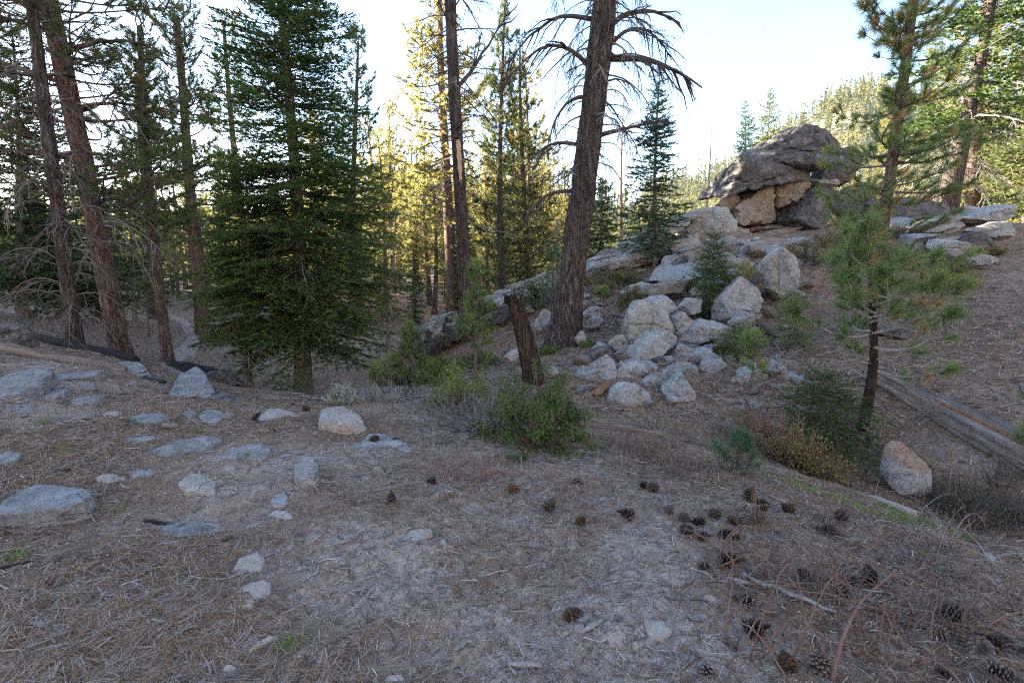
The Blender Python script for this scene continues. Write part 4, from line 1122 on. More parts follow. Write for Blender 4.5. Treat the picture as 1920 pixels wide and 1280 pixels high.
def rock_geo(N, D, S, seed, sub=4, p=14.0, amp=0.05, crack=0.03, freq=1.0, facets=6, strata=0.0, joints=3):
    """Rounded polytope: planes N.x<=D about the origin, S half sizes; then weathered."""
    u, f = ico(sub)
    q = u * S[None]
    rc = np.random.default_rng(seed + 7000)
    # knock the corners off: extra facets a little inside the hull
    r0 = 1.0 / np.maximum((q @ N.T) / D[None], 1e-6).max(1)
    hull = q * r0[:, None]
    nx = norm(rc.normal(size=(facets, 3)) / S[None] * S.mean())
    dx = (hull @ nx.T).max(0) * rc.uniform(0.68, 0.95, facets)
    N = np.concatenate([N, nx]); D = np.concatenate([D, dx])
    pr = q @ N.T
    inv = np.maximum(pr / D[None], 1e-6)
    rr = (inv ** p).sum(1) ** (-1.0 / p)
    v = q * rr[:, None]
    s = float(np.mean(S))
    w = v / s * freq
    n1 = fbm(w * 1.3 + seed * 3.7, 4, seed)
    n2 = np.abs(vnoise(w * np.array([1.2, 1.2, 2.0]) + seed, seed + 9))
    n3 = fbm(w * 6.0, 3, seed + 4)
    nd = norm(v / (S[None] ** 2))
    n4 = fbm(w * 14.0, 2, seed + 6)
    n3 = n3 + 0.6 * n4
    if strata:
        zz = w * np.array([0.5, 0.5, 5.0]) + np.array([0, 0, 1.0]) * (w[:, :1] * -1.6)
        n1 = n1 - strata * np.maximum(0, 0.22 - np.abs(vnoise(zz, seed + 12))) * 4.0
    n5 = np.abs(vnoise(w * 3.1 + 5, seed + 15)) - 0.3
    n3 = n3 - 1.2 * np.maximum(0, 0.10 - np.abs(vnoise(w * np.array([2.2, 2.2, 3.0]), seed + 19))) * 8 + n5
    # old joints: a few planes along which the block has split and slipped
    for q_ in range(joints):
        nj = norm(rc.normal(size=3) * np.array([1, 1, 1.4])); dj = rc.uniform(-0.45, 0.45)
        dist = (v / S[None]) @ nj - dj + 0.06 * vnoise(w * 2.5, seed + 30 + q_)
        v = v - nd * (s * (0.05 * (dist > 0) + 0.075 * np.exp(-(dist / 0.035) ** 2)))[:, None]
    v = v + nd * ((n1 * amp * 1.6 - np.maximum(0, 0.12 - n2) * crack * 7 + n3 * amp * 0.35) * s)[:, None]
    return v, f

def outline_planes(poly, rnd, thick, tilt=0.25):
    """poly (n,2) convex outline in a plane -> plane normals and distances (third axis = depth)."""
    c = poly.mean(0); q = poly - c
    area = 0.5 * np.sum(q[:, 0] * np.roll(q[:, 1], -1) - np.roll(q[:, 0], -1) * q[:, 1])
    if area < 0: q = q[::-1]
    N, D = [], []
    for i in range(len(q)):
        a, b = q[i], q[(i + 1) % len(q)]
        e = b - a
        n = np.array([e[1], -e[0]]); l = np.linalg.norm(n)
        if l < 1e-6: continue
        n /= l; d = float(n @ a)
        if d <= 1e-4: d = 0.02
        N.append([n[0], n[1], rnd.uniform(-tilt, tilt)]); D.append(d * 1.06)
    return c, q, N, D

def make_rock(name, label, cat, poly_px, Y, mat, thick=None, seed=0, sub=4, group=None, parent=None, amp=0.05, crack=0.03, p=140.0, sink=0.0, lean=0.3, freq=1.0, strata=0.0, facets=6, grow=1.04, joints=3):
    """A boulder whose outline, seen from the camera, follows poly_px; it stands at distance Y with its own thickness."""
    rnd = np.random.default_rng(seed + 500)
    W = np.array([unproj(x, y, Y) for x, y in poly_px])
    c, q, N, D = outline_planes(W[:, [0, 2]], rnd, thick)
    w, h = np.ptp(q[:, 0]), np.ptp(q[:, 1])
    th = thick if thick else 0.8 * min(w, h * 1.6)
    N = [np.array([n[0], -n[2], n[1]]) for n in N]            # (x, depth, z)
    for k in range(4):
        n = norm(np.array([rnd.uniform(-0.7, 0.7), -1.0, rnd.uniform(-0.1, 0.9) * lean * 2]))
        N.append(n); D.append(th * 0.5 * rnd.uniform(0.72, 1.0))
    for k in range(3):
        n = norm(np.array([rnd.uniform(-0.6, 0.6), 1.0, rnd.uniform(-0.2, 0.6)])); N.append(n); D.append(th * 0.5 * rnd.uniform(0.8, 1.0))
    N = norm(np.array(N)); D = np.array(D)
    S = np.array([w / 2, th / 2, h / 2])
    v, f = rock_geo(N, D * grow, S, seed, sub, p, amp, crack, freq, strata=strata, facets=facets, joints=joints)
    g = Geo(); g.add(v, f)
    loc = np.array([c[0], Y + th * 0.15, c[1] - sink])
    o = g.build(name, [mat], parent, sharp=24)
    if parent is None: o.location = loc; tag(o, label, cat, group)
    else: o.location = loc - np.array(parent.location)
    return o

def make_slab(name, label, poly_px, mat, height=0.08, seed=0, sub=4, group=None, tilt=(0, 0), bury=0.12, p=160.0, amp=0.012, crack=0.02):
    """A flat stone lying in the ground; poly_px is its outline on the ground."""
    rnd = np.random.default_rng(seed + 900)
    W = np.array([ground_pt(x, min(y, 1279), 40) for x, y in poly_px])
    c, q, N, D = outline_planes(W[:, :2], rnd, height, 0.0)
    N = [np.array([n[0], n[1], rnd.uniform(0.05, 0.28)]) for n in N]
    N.append(norm(np.array([tilt[0] + rnd.normal(0, 0.05), tilt[1] + rnd.normal(0, 0.05), 1.0]))); D.append(height)
    N.append(np.array([rnd.normal(0, .12), rnd.normal(0, .12), 1.0])); D.append(height * 1.1)
    N.append(np.array([0, 0, -1.0])); D.append(bury)
    N = norm(np.array(N)); D = np.array(D)
    S = np.array([np.ptp(q[:, 0]) / 2, np.ptp(q[:, 1]) / 2, max(height, bury)])
    v, f = rock_geo(N, D, S, seed, sub, p, amp, crack, facets=2, joints=0)
    g = Geo(); g.add(v, f)
    o = g.build(name, [mat], None, loc=(c[0], c[1], W[:, 2].mean()), sharp=22)
    return tag(o, label, 'rock', group)

# --- stacked outcrop on the skyline
YO = 22.5
oc = thing('rock_outcrop', 'great stack of dark overhanging granite slabs on the skyline', 'rock', at_ground(1450, 430, YO))
OUT = [
    ([(1396, 296), (1416, 276), (1462, 247), (1508, 228), (1542, 240), (1558, 262), (1554, 296), (1528, 328), (1470, 330), (1400, 322)], 0.3, 'rock_dark', 3.9, 1),
    ([(1338, 384), (1350, 354), (1366, 322), (1384, 306), (1440, 310), (1528, 318), (1526, 338), (1465, 349), (1388, 371)], -0.3, 'rock_dark', 4.1, 2),
    ([(1366, 374), (1388, 360), (1442, 344), (1450, 402), (1438, 415), (1374, 421)], 0.3, 'rock_tan', 3.2, 3),
    ([(1438, 346), (1488, 337), (1528, 331), (1531, 350), (1485, 374), (1462, 402), (1444, 406)], 0.4, 'rock_tan', 3.2, 24),
    ([(1340, 392), (1352, 374), (1376, 368), (1380, 400), (1350, 408)], -0.1, 'rock_tan', 2.0, 25),
    ([(1456, 414), (1468, 380), (1520, 352), (1566, 348), (1563, 368), (1540, 402), (1520, 420), (1470, 424)], 0.2, 'rock_dark', 2.8, 4),
    ([(1383, 428), (1430, 418), (1492, 418), (1512, 430), (1502, 440), (1400, 438)], 0.1, 'rock_tan', 2.6, 5),
    ([(1400, 442), (1440, 432), (1492, 437), (1506, 447), (1485, 462), (1405, 462)], -0.2, 'rock_tan', 2.4, 6),
    ([(1324, 442), (1324, 412), (1340, 388), (1366, 390), (1375, 407), (1373, 430), (1345, 446)], -0.9, 'rock_lichen', 1.8, 7),
    ([(1284, 430), (1290, 405), (1320, 390), (1346, 389), (1334, 444), (1300, 450)], -0.7, 'rock_lichen', 1.8, 8),
    ([(1330, 446), (1375, 428), (1404, 428), (1406, 456), (1340, 462)], -0.8, 'rock_lichen', 1.6, 9),
    ([(1543, 300), (1560, 288), (1602, 286), (1616, 296), (1594, 337), (1570, 352), (1530, 344)], 1.6, 'rock_dark', 2.4, 10),
    ([(1526, 338), (1562, 334), (1570, 346), (1560, 358), (1528, 356)], 0.9, 'rock_lichen', 1.6, 11),
    ([(1556, 376), (1600, 350), (1646, 343), (1650, 405), (1580, 414), (1556, 396)], 1.5, 'rock_dark', 2.2, 12),
    ([(1500, 440), (1520, 415), (1600, 405), (1620, 430), (1560, 450)], 2.2, 'rock_dark', 2.2, 13),
    ([(1270, 462), (1300, 446), (1340, 452), (1336, 478), (1290, 488)], -1.6, 'rock_lichen', 1.6, 14),
    ([(1336, 462), (1380, 454), (1410, 462), (1402, 482), (1345, 486)], -1.4, 'rock_dark', 1.6, 15),
    ([(1405, 464), (1450, 458), (1490, 466), (1470, 484), (1412, 484)], -1.2, 'rock_tan', 1.6, 16),
    ([(1296, 492), (1340, 484), (1352, 505), (1318, 520), (1292, 512)], -3.2, 'rock_dark', 1.3, 17),
]
for poly, dy, mt, th, sd in OUT:
    make_rock('slab', None, None, poly, YO + dy, M[mt], th, sd, 5 if sd in (1, 2, 4) else 4, parent=oc, amp=0.05, crack=0.10, p=60, freq=2.0, strata=0.8, facets=2, grow=1.01, joints=1)

DIAG = [
    ([(1098, 512), (1150, 480), (1205, 452), (1232, 448), (1210, 466), (1150, 496), (1104, 518)], 18.8, 'long pale slab slanting up the spur left of the blue-green fir'),
    ([(1110, 528), (1160, 500), (1212, 478), (1222, 484), (1170, 512), (1122, 534)], 17.6, 'second slanting slab just below the long pale slab'),
    ([(1000, 550), (1040, 524), (1072, 512), (1070, 526), (1030, 548), (1004, 560)], 16.8, 'slanting slab on the spur left of the massive trunk'),
    ([(935, 572), (975, 552), (1005, 543), (1000, 556), (960, 578), (938, 584)], 16.2, 'flat slanting slab above the broken stump'),
    ([(1180, 458), (1240, 430), (1290, 408), (1300, 416), (1250, 444), (1192, 470)], 20.2, 'highest slanting slab reaching toward the outcrop'),
    ([(1160, 545), (1200, 528), (1228, 530), (1222, 546), (1180, 556)], 14.6, 'low slab between the olive shrubs'),
    ([(1236, 520), (1262, 492), (1300, 472), (1302, 492), (1270, 518), (1244, 532)], 15.6, 'dark cracked wall of rock right of the blue-green fir foot'),
    ([(1296, 545), (1318, 520), (1334, 524), (1332, 556), (1306, 566)], 13.2, 'pale upright rock just left of the small bright fir'),
    ([(1300, 625), (1330, 600), (1352, 606), (1348, 630), (1318, 640)], 11.2, 'squared stone between the broad and the big pale boulders'),
    ([(1336, 640), (1368, 622), (1392, 630), (1384, 652), (1350, 658)], 10.4, 'rough stone right of the broad pale boulder'),
    ([(1400, 634), (1420, 618), (1448, 628), (1440, 650), (1408, 652)], 10.6, 'brown stone right of the sunlit fir seedling'),
    ([(1150, 690), (1166, 674), (1184, 682), (1176, 698)], 9.3, 'small wedge between the lower left boulders'),
    ([(1205, 712), (1228, 700), (1244, 712), (1232, 726), (1210, 724)], 8.5, 'stone between the cracked and the leaning creek boulders'),
    ([(1310, 690), (1330, 680), (1350, 690), (1342, 704), (1316, 704)], 9.1, 'low stone under the blunt boulder'),
    ([(1060, 730), (1078, 718), (1092, 728), (1084, 744), (1064, 744)], 8.4, 'stone left of the large pale boulder by the creek'),
    ([(1110, 652), (1124, 638), (1142, 646), (1134, 662), (1114, 664)], 10.4, 'stone above the dark grey rock, right of the massive trunk'),
    ([(1220, 628), (1238, 620), (1256, 626), (1248, 642), (1226, 644)], 9.9, 'chip of rock lodged between the blocky and tilted boulders'),
]
for k, (poly, Y, lab) in enumerate(DIAG):
    make_rock('boulder', lab, 'rock', poly, Y, M[('rock_grey', 'rock_lichen', 'rock_dark', 'rock_grey')[k % 4]], None, 1040 + k, 4, amp=0.04, crack=0.06, sink=0.03, strata=0.4 if k < 7 else 0.0)

B = [  # outline, distance, material, thickness, label
    ([(1652, 380), (1690, 372), (1757, 371), (1768, 385), (1764, 412), (1655, 416)], 21.0, 'rock_dark', 2.0, 'long dark rock right of the outcrop behind the slim pine'),
    ([(1795, 412), (1830, 396), (1880, 380), (1901, 382), (1894, 400), (1868, 418), (1810, 422)], 20.0, 'rock_grey', 1.3, 'slanting grey slab at the top of the sandy slope'),
    ([(1768, 408), (1800, 391), (1852, 384), (1832, 398), (1790, 415)], 21.2, 'rock_grey', 1.0, 'thin pale slab behind the slanting grey slab'),
    ([(1832, 432), (1850, 416), (1880, 415), (1903, 430), (1902, 447), (1870, 452)], 18.0, 'rock_grey', 1.1, 'rounded grey boulder just below the slanting slab'),
    ([(1790, 460), (1815, 434), (1846, 433), (1862, 455), (1850, 476), (1800, 474)], 16.5, 'rock_dark', 1.0, 'smooth dark grey boulder on the sandy slope'),
    ([(1747, 462), (1765, 447), (1800, 449), (1809, 465), (1795, 478), (1752, 474)], 16.0, 'rock_grey', 0.9, 'low grey boulder with shadowed underside left of the smooth boulder'),
    ([(1824, 487), (1840, 475), (1872, 479), (1878, 490), (1850, 499), (1828, 498)], 15.4, 'rock_grey', 0.6, 'flat grey stone at the edge of the sandy slope'),
    ([(1178, 602), (1187, 578), (1200, 566), (1250, 570), (1260, 600), (1262, 624), (1225, 645), (1186, 656), (1177, 632)], 10.5, 'rock_lichen', 1.0, 'tall blocky boulder with yellow lichened edge in the boulder pile'),
    ([(1198, 570), (1225, 556), (1250, 552), (1270, 577), (1255, 584), (1215, 578)], 11.3, 'rock_grey', 0.9, 'wedge of rock resting behind the top of the blocky boulder'),
    ([(1255, 592), (1278, 581), (1304, 605), (1294, 620), (1270, 642), (1257, 618)], 10.9, 'rock_grey', 0.8, 'split-off block against the right of the blocky boulder'),
    ([(1177, 674), (1197, 650), (1220, 629), (1269, 622), (1274, 640), (1240, 667), (1200, 685), (1181, 683)], 9.7, 'rock_lichen', 0.8, 'tilted slab boulder in front of the blocky boulder'),
    ([(1140, 634), (1165, 625), (1187, 650), (1182, 670), (1160, 665), (1144, 648)], 10.3, 'rock_grey', 0.5, 'upright stone wedged left of the blocky boulder'),
    ([(1092, 694), (1105, 662), (1140, 644), (1154, 665), (1151, 694), (1120, 696)], 9.6, 'rock_dark', 0.6, 'dark grey rock behind the lowest left boulder'),
    ([(1088, 708), (1100, 689), (1152, 657), (1156, 682), (1141, 714), (1110, 741), (1091, 728)], 9.0, 'rock_grey', 0.7, 'large pale boulder at the lower left of the pile'),
    ([(1137, 714), (1170, 684), (1190, 679), (1230, 682), (1227, 696), (1185, 719), (1150, 723)], 9.0, 'rock_grey', 0.6, 'long low boulder below the tilted slab boulder'),
    ([(1140, 748), (1156, 724), (1180, 717), (1213, 721), (1222, 742), (1213, 765), (1172, 781), (1150, 766)], 7.9, 'rock_grey', 0.6, 'cracked round boulder at the creek, left of a pair'),
    ([(1240, 770), (1262, 715), (1290, 713), (1300, 738), (1291, 764), (1250, 776)], 8.0, 'rock_grey', 0.55, 'leaning boulder at the creek, right of a pair'),
    ([(1267, 652), (1282, 620), (1315, 601), (1371, 605), (1376, 617), (1340, 635), (1290, 654)], 10.6, 'rock_grey', 0.9, 'broad pale boulder in the middle of the pile'),
    ([(1257, 668), (1272, 644), (1298, 643), (1300, 661), (1278, 673)], 9.9, 'rock_lichen', 0.5, 'small squarish boulder below the broad pale boulder'),
    ([(1289, 675), (1312, 654), (1338, 655), (1340, 673), (1315, 686)], 9.6, 'rock_grey', 0.5, 'blunt boulder right of the small squarish boulder'),
    ([(1243, 692), (1275, 677), (1275, 698), (1248, 707)], 9.0, 'rock_grey', 0.4, 'pale block right of the long low boulder'),
    ([(1224, 672), (1245, 665), (1251, 680), (1230, 686)], 9.4, 'rock_dark', 0.35, 'small dark stone between the slab boulders'),
    ([(1285, 699), (1295, 681), (1307, 681), (1306, 699), (1290, 706)], 9.0, 'rock_grey', 0.3, 'small upright stone at the lower right of the pile'),
    ([(1254, 709), (1280, 696), (1292, 706), (1282, 717), (1257, 717)], 8.7, 'rock_grey', 0.4, 'squat stone above the pair at the creek'),
    ([(1341, 590), (1353, 556), (1394, 517), (1420, 538), (1429, 562), (1413, 584), (1360, 604)], 11.8, 'rock_grey', 1.1, 'big pale boulder right of the small bright fir'),
    ([(1430, 482), (1462, 465), (1489, 480), (1497, 510), (1483, 541), (1462, 558), (1438, 540), (1431, 508)], 13.0, 'rock_grey', 1.0, 'tall rounded white-lichened boulder below the outcrop'),
    ([(1407, 527), (1420, 511), (1434, 515), (1434, 541), (1422, 553)], 12.6, 'rock_dark', 0.5, 'dark stone tucked left of the rounded white boulder'),
    ([(1369, 605), (1394, 583), (1414, 589), (1416, 601), (1388, 614)], 11.2, 'rock_grey', 0.5, 'low stone at the foot of the big pale boulder'),
    ([(1274, 577), (1297, 557), (1317, 561), (1314, 583), (1288, 591)], 12.0, 'rock_grey', 0.6, 'rounded stone left of the small bright fir'),
    ([(1216, 558), (1234, 533), (1290, 514), (1299, 534), (1268, 554)], 13.6, 'rock_tan', 0.9, 'brown ledge stone above the blocky boulder'),
    ([(1254, 474), (1262, 457), (1308, 439), (1310, 462), (1292, 494), (1258, 510)], 17.5, 'rock_lichen', 1.4, 'lichened cliff block right of the blue-green fir'),
    ([(1433, 697), (1450, 671), (1474, 684), (1473, 715), (1436, 716)], 8.8, 'rock_grey', 0.5, 'knobbly boulder right of the bowed pine seedling'),
    ([(1385, 705), (1403, 689), (1421, 696), (1418, 721), (1390, 726)], 8.5, 'rock_grey', 0.45, 'egg-shaped boulder left of the bowed pine seedling'),
    ([(1469, 702), (1492, 696), (1498, 709), (1475, 715)], 8.7, 'rock_grey', 0.35, 'low stone right of the knobbly boulder'),
    ([(1001, 611), (1016, 581), (1037, 577), (1037, 602), (1010, 617)], 12.6, 'rock_grey', 0.6, 'grey boulder left of the massive trunk'),
    ([(1089, 590), (1105, 575), (1126, 575), (1126, 592), (1100, 597)], 13.0, 'rock_grey', 0.6, 'upper of two boulders right of the massive trunk'),
    ([(1092, 607), (1115, 590), (1132, 600), (1122, 613), (1098, 616)], 12.3, 'rock_grey', 0.5, 'lower of two boulders right of the massive trunk'),
    ([(1074, 632), (1088, 617), (1102, 628), (1087, 647)], 11.2, 'rock_grey', 0.4, 'stone at the right foot of the massive trunk'),
    ([(1024, 697), (1037, 683), (1049, 700), (1036, 719)], 8.9, 'rock_grey', 0.3, 'pale stone right of the broken stump'),
    ([(944, 668), (966, 650), (978, 668), (956, 676)], 10.0, 'rock_grey', 0.4, 'grey stone left of the broken stump'),
    ([(1660, 862), (1672, 838), (1690, 825), (1720, 851), (1736, 868), (1734, 890), (1712, 912), (1680, 912), (1664, 892)], 5.75, 'rock_rust', 0.38, 'egg-shaped boulder with rusty orange top by the creek'),
    ([(1649, 619), (1665, 611), (1705, 615), (1716, 626), (1700, 634), (1655, 631)], 9.9, 'rock_dark', 0.4, 'flat dark rock under the slim young pine'),
    ([(-8, 616), (18, 598), (46, 622), (48, 654), (20, 660), (-8, 650)], 8.2, 'rock_dark', 0.7, 'weathered boulder cut by the left picture edge'),
    ([(373, 720), (388, 697), (413, 694), (450, 724), (400, 730)], 9.4, 'rock_dark', 0.6, 'rounded mossy grey boulder beside the path'),
]
for k, (poly, Y, mt, th, lab) in enumerate(B):
    make_rock('boulder', lab, 'rock', poly, Y, M[mt], th, 40 + k, 5 if k in (7, 10, 24, 25) else (4 if th >= 0.5 else 3), amp=0.04, crack=0.05, sink=0.02)

# --- flat stones of the foreground and bedrock at the left
S = [
    ([(-10, 975), (12, 952), (85, 912), (128, 917), (175, 943), (166, 965), (125, 977), (0, 984)], 'rock_grey', 0.12, 'large blue-grey slab lying at the left edge of the foreground'),
    ([(260, 850), (330, 827), (398, 821), (414, 830), (375, 845), (300, 853)], 'rock_grey', 0.075, 'long flat stone with shadowed front edge, left foreground'),
    ([(232, 791), (253, 781), (300, 781), (318, 792), (281, 799)], 'rock_grey', 0.05, 'flat grey stone with a grass tuft, above the long flat stone'),
    ([(410, 864), (450, 843), (492, 845), (509, 858), (495, 872)], 'rock_grey', 0.07, 'humped pale stone with grass in front of it'),
    ([(336, 914), (356, 897), (389, 895), (403, 910), (399, 928), (350, 927)], 'rock_pale', 0.06, 'tan stone half sunk in needles below the humped stone'),
    ([(552, 900), (570, 884), (590, 884), (599, 899), (597, 919), (570, 922), (554, 914)], 'rock_grey', 0.115, 'knuckle-shaped boulder standing on the sand left of centre'),
    ([(293, 990), (300, 977), (340, 972), (412, 980), (386, 997), (330, 1002)], 'rock_grey', 0.03, 'flat grey stone right of the large blue-grey slab'),
    ([(434, 1070), (450, 1047), (483, 1038), (495, 1050), (489, 1068), (450, 1083)], 'rock_pale', 0.05, 'cream-white stone, upper of three in the lower left'),
    ([(420, 1132), (464, 1106), (505, 1096), (504, 1122), (470, 1146), (428, 1148)], 'rock_pale', 0.045, 'cream stone with rough face, middle of three in the lower left'),
    ([(462, 1211), (500, 1195), (526, 1190), (497, 1211), (470, 1220)], 'rock_pale', 0.03, 'sharp cream stone, lowest of three in the lower left'),
    ([(742, 1032), (770, 1003), (806, 997), (816, 1004), (780, 1026)], 'rock_pale', 0.035, 'pale oblong stone in the middle of the sandy shelf'),
    ([(677, 834), (692, 820), (718, 819), (777, 838), (775, 847), (683, 841)], 'rock_grey', 0.07, 'wedge-shaped grey stone left of the manzanita'),
    ([(598, 800), (605, 780), (640, 777), (692, 811), (640, 813), (600, 809)], 'rock_pale', 0.14, 'large sloping pale slab at the crest of the shelf'),
    ([(1189, 1194), (1208, 1174), (1240, 1178), (1260, 1198), (1240, 1214), (1200, 1210)], 'rock_pale', 0.04, 'white speckled stone at the lower centre right'),
    ([(720, 1279), (730, 1261), (752, 1261), (764, 1279)], 'rock_pale', 0.03, 'tan stone cut by the bottom picture edge'),
    ([(963, 955), (1000, 955), (1020, 972), (985, 970)], 'rock_pale', 0.02, 'flat pale stone sunk in the sand near the cones'),
    ([(0, 724), (5, 702), (60, 702), (107, 724), (84, 742), (40, 753), (0, 755)], 'rock_grey', 0.16, 'big rough bedrock hump at the left edge'),
    ([(46, 703), (151, 695), (198, 704), (174, 716), (100, 712)], 'rock_grey', 0.09, 'long flat bedrock slab above the bedrock hump'),
    ([(70, 750), (100, 729), (130, 738), (115, 754)], 'rock_grey', 0.10, 'grey rock right of the bedrock hump'),
    ([(125, 756), (138, 740), (190, 735), (198, 752), (165, 759)], 'rock_grey', 0.12, 'wedge of rock with shadowed face, third right of the bedrock hump'),
    ([(313, 744), (338, 721), (372, 718), (398, 737), (410, 757), (350, 753)], 'rock_grey', 0.17, 'smooth humped boulder at the crest beside the path'),
    ([(0, 760), (30, 752), (50, 764), (90, 768), (60, 776), (0, 774)], 'rock_grey', 0.06, 'flat grey rock below the bedrock hump'),
    ([(160, 682), (200, 668), (255, 690), (282, 708), (230, 713), (180, 702)], 'rock_grey', 0.10, 'bedrock rib beneath the fallen logs at left'),
    ([(185, 778), (203, 771), (230, 776), (210, 784)], 'rock_pale', 0.04, 'small bright white stone near the flat grey stone'),
    ([(340, 776), (352, 768), (370, 774), (358, 783)], 'rock_grey', 0.06, 'blocky small stone below the smooth humped boulder'),
    ([(466, 768), (490, 761), (560, 775), (545, 784), (480, 783)], 'rock_pale', 0.03, 'pale flat rock exposed in the sand at the crest'),
    ([(400, 750), (415, 743), (454, 756), (430, 760)], 'rock_dark', 0.09, 'dark thin ledge right of the smooth humped boulder'),
    ([(372, 778), (392, 770), (418, 776), (410, 788), (380, 788)], 'rock_grey', 0.08, 'blunt stone with tilted top near the crest'),
    ([(418, 885), (430, 876), (444, 881), (438, 891)], 'rock_pale', 0.04, 'small white pebble-like stone below the humped stone'),
    ([(505, 935), (520, 925), (542, 932), (540, 946), (515, 945)], 'rock_grey', 0.05, 'broken grey stone below the knuckle-shaped boulder'),
    ([(495, 955), (515, 949), (552, 965), (548, 974), (520, 966)], 'rock_pale', 0.04, 'narrow pale stone below the broken grey stone'),
    ([(636, 840), (650, 831), (678, 834), (670, 844), (645, 847)], 'rock_grey', 0.03, 'flat stone left of the wedge-shaped stone'),
    ([(515, 868), (560, 860), (640, 862), (630, 869), (560, 873)], 'rock_grey', 0.025, 'thin pale ledge in the sand right of the humped stone'),
    ([(198, 830), (230, 816), (285, 818), (290, 826), (250, 833)], 'rock_grey', 0.03, 'thin slab just above the long flat stone'),
    ([(175, 900), (195, 890), (235, 892), (232, 903), (200, 906)], 'rock_pale', 0.04, 'pale flat stone left of the tan sunken stone'),
    ([(238, 888), (258, 882), (298, 886), (290, 894), (250, 896)], 'rock_grey', 0.035, 'bluish flat stone next to the pale flat stone'),
    ([(-6, 876), (0, 860), (35, 852), (40, 862), (20, 880)], 'rock_grey', 0.09, 'grey rock at the left edge above the blue-grey slab'),
    ([(1418, 888), (1460, 905), (1490, 915), (1500, 925), (1460, 922)], 'rock_pale', 0.02, 'pinkish flat stone on the bank right of the pine seedling'),
    ([(1630, 935), (1660, 928), (1712, 950), (1716, 962), (1660, 955)], 'rock_pale', 0.02, 'pale flat sand-coloured rock beside the green grass'),
    ([(410, 1254), (424, 1245), (446, 1247), (438, 1259)], 'rock_pale', 0.03, 'small cream stone near the bottom edge'),
    ([(1835, 1052), (1850, 1048), (1866, 1060), (1856, 1066)], 'rock_pale', 0.03, 'small white stone at the right beside the dry stems'),
    ([(1312, 1127), (1330, 1123), (1356, 1134), (1340, 1141)], 'rock_pale', 0.03, 'sharp white chip of stone among the pine cones'),
    ([(1730, 852), (1745, 842), (1778, 858), (1792, 866), (1765, 868)], 'rock_tan', 0.05, 'orange-tan chip of stone right of the rusty boulder'),
    ([(1476, 700), (1500, 688), (1540, 715), (1512, 724)], 'rock_grey', 0.05, 'flat stone by the pale driftwood on the slope'),
]
for k, (poly, mt, hh, lab) in enumerate(S):
    make_slab('stone', lab, poly, M['rock_slab' if mt == 'rock_grey' else mt], hh * (0.8 if k in (0, 5, 12, 16, 20) else 0.42), 200 + k, 4 if k < 18 else 3)

# --- layered ledges of the spur
def ledge(label, rows, seed, mat, th=(0.10, 0.22)):
    """rows: (px0, py0, px1, py1, Y, n) lines along which split slabs are stacked."""
    r = np.random.default_rng(seed)
    first = at_ground(rows[0][0], rows[0][1], rows[0][4])
    root = thing('rock_ledge', label, 'rock', first)
    protos = []
    for k in range(6):
        a = np.sort(r.uniform(0, 6.28, 7))
        poly = np.stack([np.cos(a) * r.uniform(0.85, 1.15), np.sin(a)], -1)
        N = [[math.cos(x), math.sin(x), r.uniform(-0.25, 0.25)] for x in a] + [[r.normal(0, .08), r.normal(0, .08), 1], [0, 0, -1]]
        D = [r.uniform(0.75, 1.0) for _ in a] + [1.0, 1.0]
        N = norm(np.array(N)); Dv = np.array(D)
        v, f = rock_geo(N * np.array([1, 1, 1]), Dv, np.array([1.0, 1.0, 1.0]), seed + k, 3, 140, 0.05, 0.06, 1.5)
        g = Geo(); g.add(v, f); protos.append(g.mesh('slab', [mat if k % 3 else M['rock_lichen']], sharp=24))
    for (x0, y0, x1, y1, Y0, Y1, n, w0) in rows:
        for i in range(n):
            u = (i + r.uniform(-0.3, 0.3)) / max(1, n - 1)
            px, py, Y = x0 + (x1 - x0) * u + r.normal(0, 3), y0 + (y1 - y0) * u + r.normal(0, 2.5), Y0 + (Y1 - Y0) * u
            q = unproj(px, py, Y)
            o = link('slab', protos[r.integers(6)], root)
            o.location = Vector(q) - root.location
            w = w0 * r.uniform(0.55, 1.3)
            o.scale = (w, w * r.uniform(0.5, 0.9), r.uniform(*th))
            o.rotation_euler = (r.normal(0, 0.10), R(-14) + r.normal(0, 0.10), r.uniform(-0.6, 0.6) + (3.14 if r.random() < .5 else 0) * 0)
    return root
ledge('layered blocky rock ledge at the toe of the spur, below the scarred trunk', [
    (772, 652, 868, 628, 14.3, 14.0, 12, 0.20), (780, 640, 872, 612, 14.5, 14.2, 12, 0.22), (790, 628, 874, 598, 14.7, 14.5, 12, 0.22), (806, 614, 880, 586, 15.0, 14.9, 10, 0.24),
    (820, 602, 900, 575, 15.4, 15.4, 9, 0.28), (905, 602, 985, 568, 14.9, 14.8, 10, 0.28), (900, 585, 1000, 548, 15.6, 15.8, 11, 0.32), (890, 612, 960, 590, 14.4, 14.2, 8, 0.24), (735, 668, 800, 655, 13.8, 14.0, 8, 0.2)], 301, M['rock_dark'], (0.09, 0.17))
ledge('pale stepped rock ribs along the crest of the spur', [
    (940, 552, 1060, 508, 16.6, 17.2, 14, 0.42), (1000, 540, 1075, 500, 16.2, 16.8, 10, 0.42), (930, 566, 1040, 532, 15.8, 16.2, 12, 0.36), (1100, 500, 1230, 452, 18.4, 19.6, 12, 0.55), (1090, 515, 1215, 470, 17.6, 18.6, 11, 0.5),
    (1130, 500, 1210, 480, 17.0, 17.8, 7, 0.45), (1180, 455, 1300, 405, 19.8, 21.0, 10, 0.55), (1215, 490, 1290, 455, 18.0, 19.0, 7, 0.5)], 302, M['rock_grey'], (0.08, 0.18))
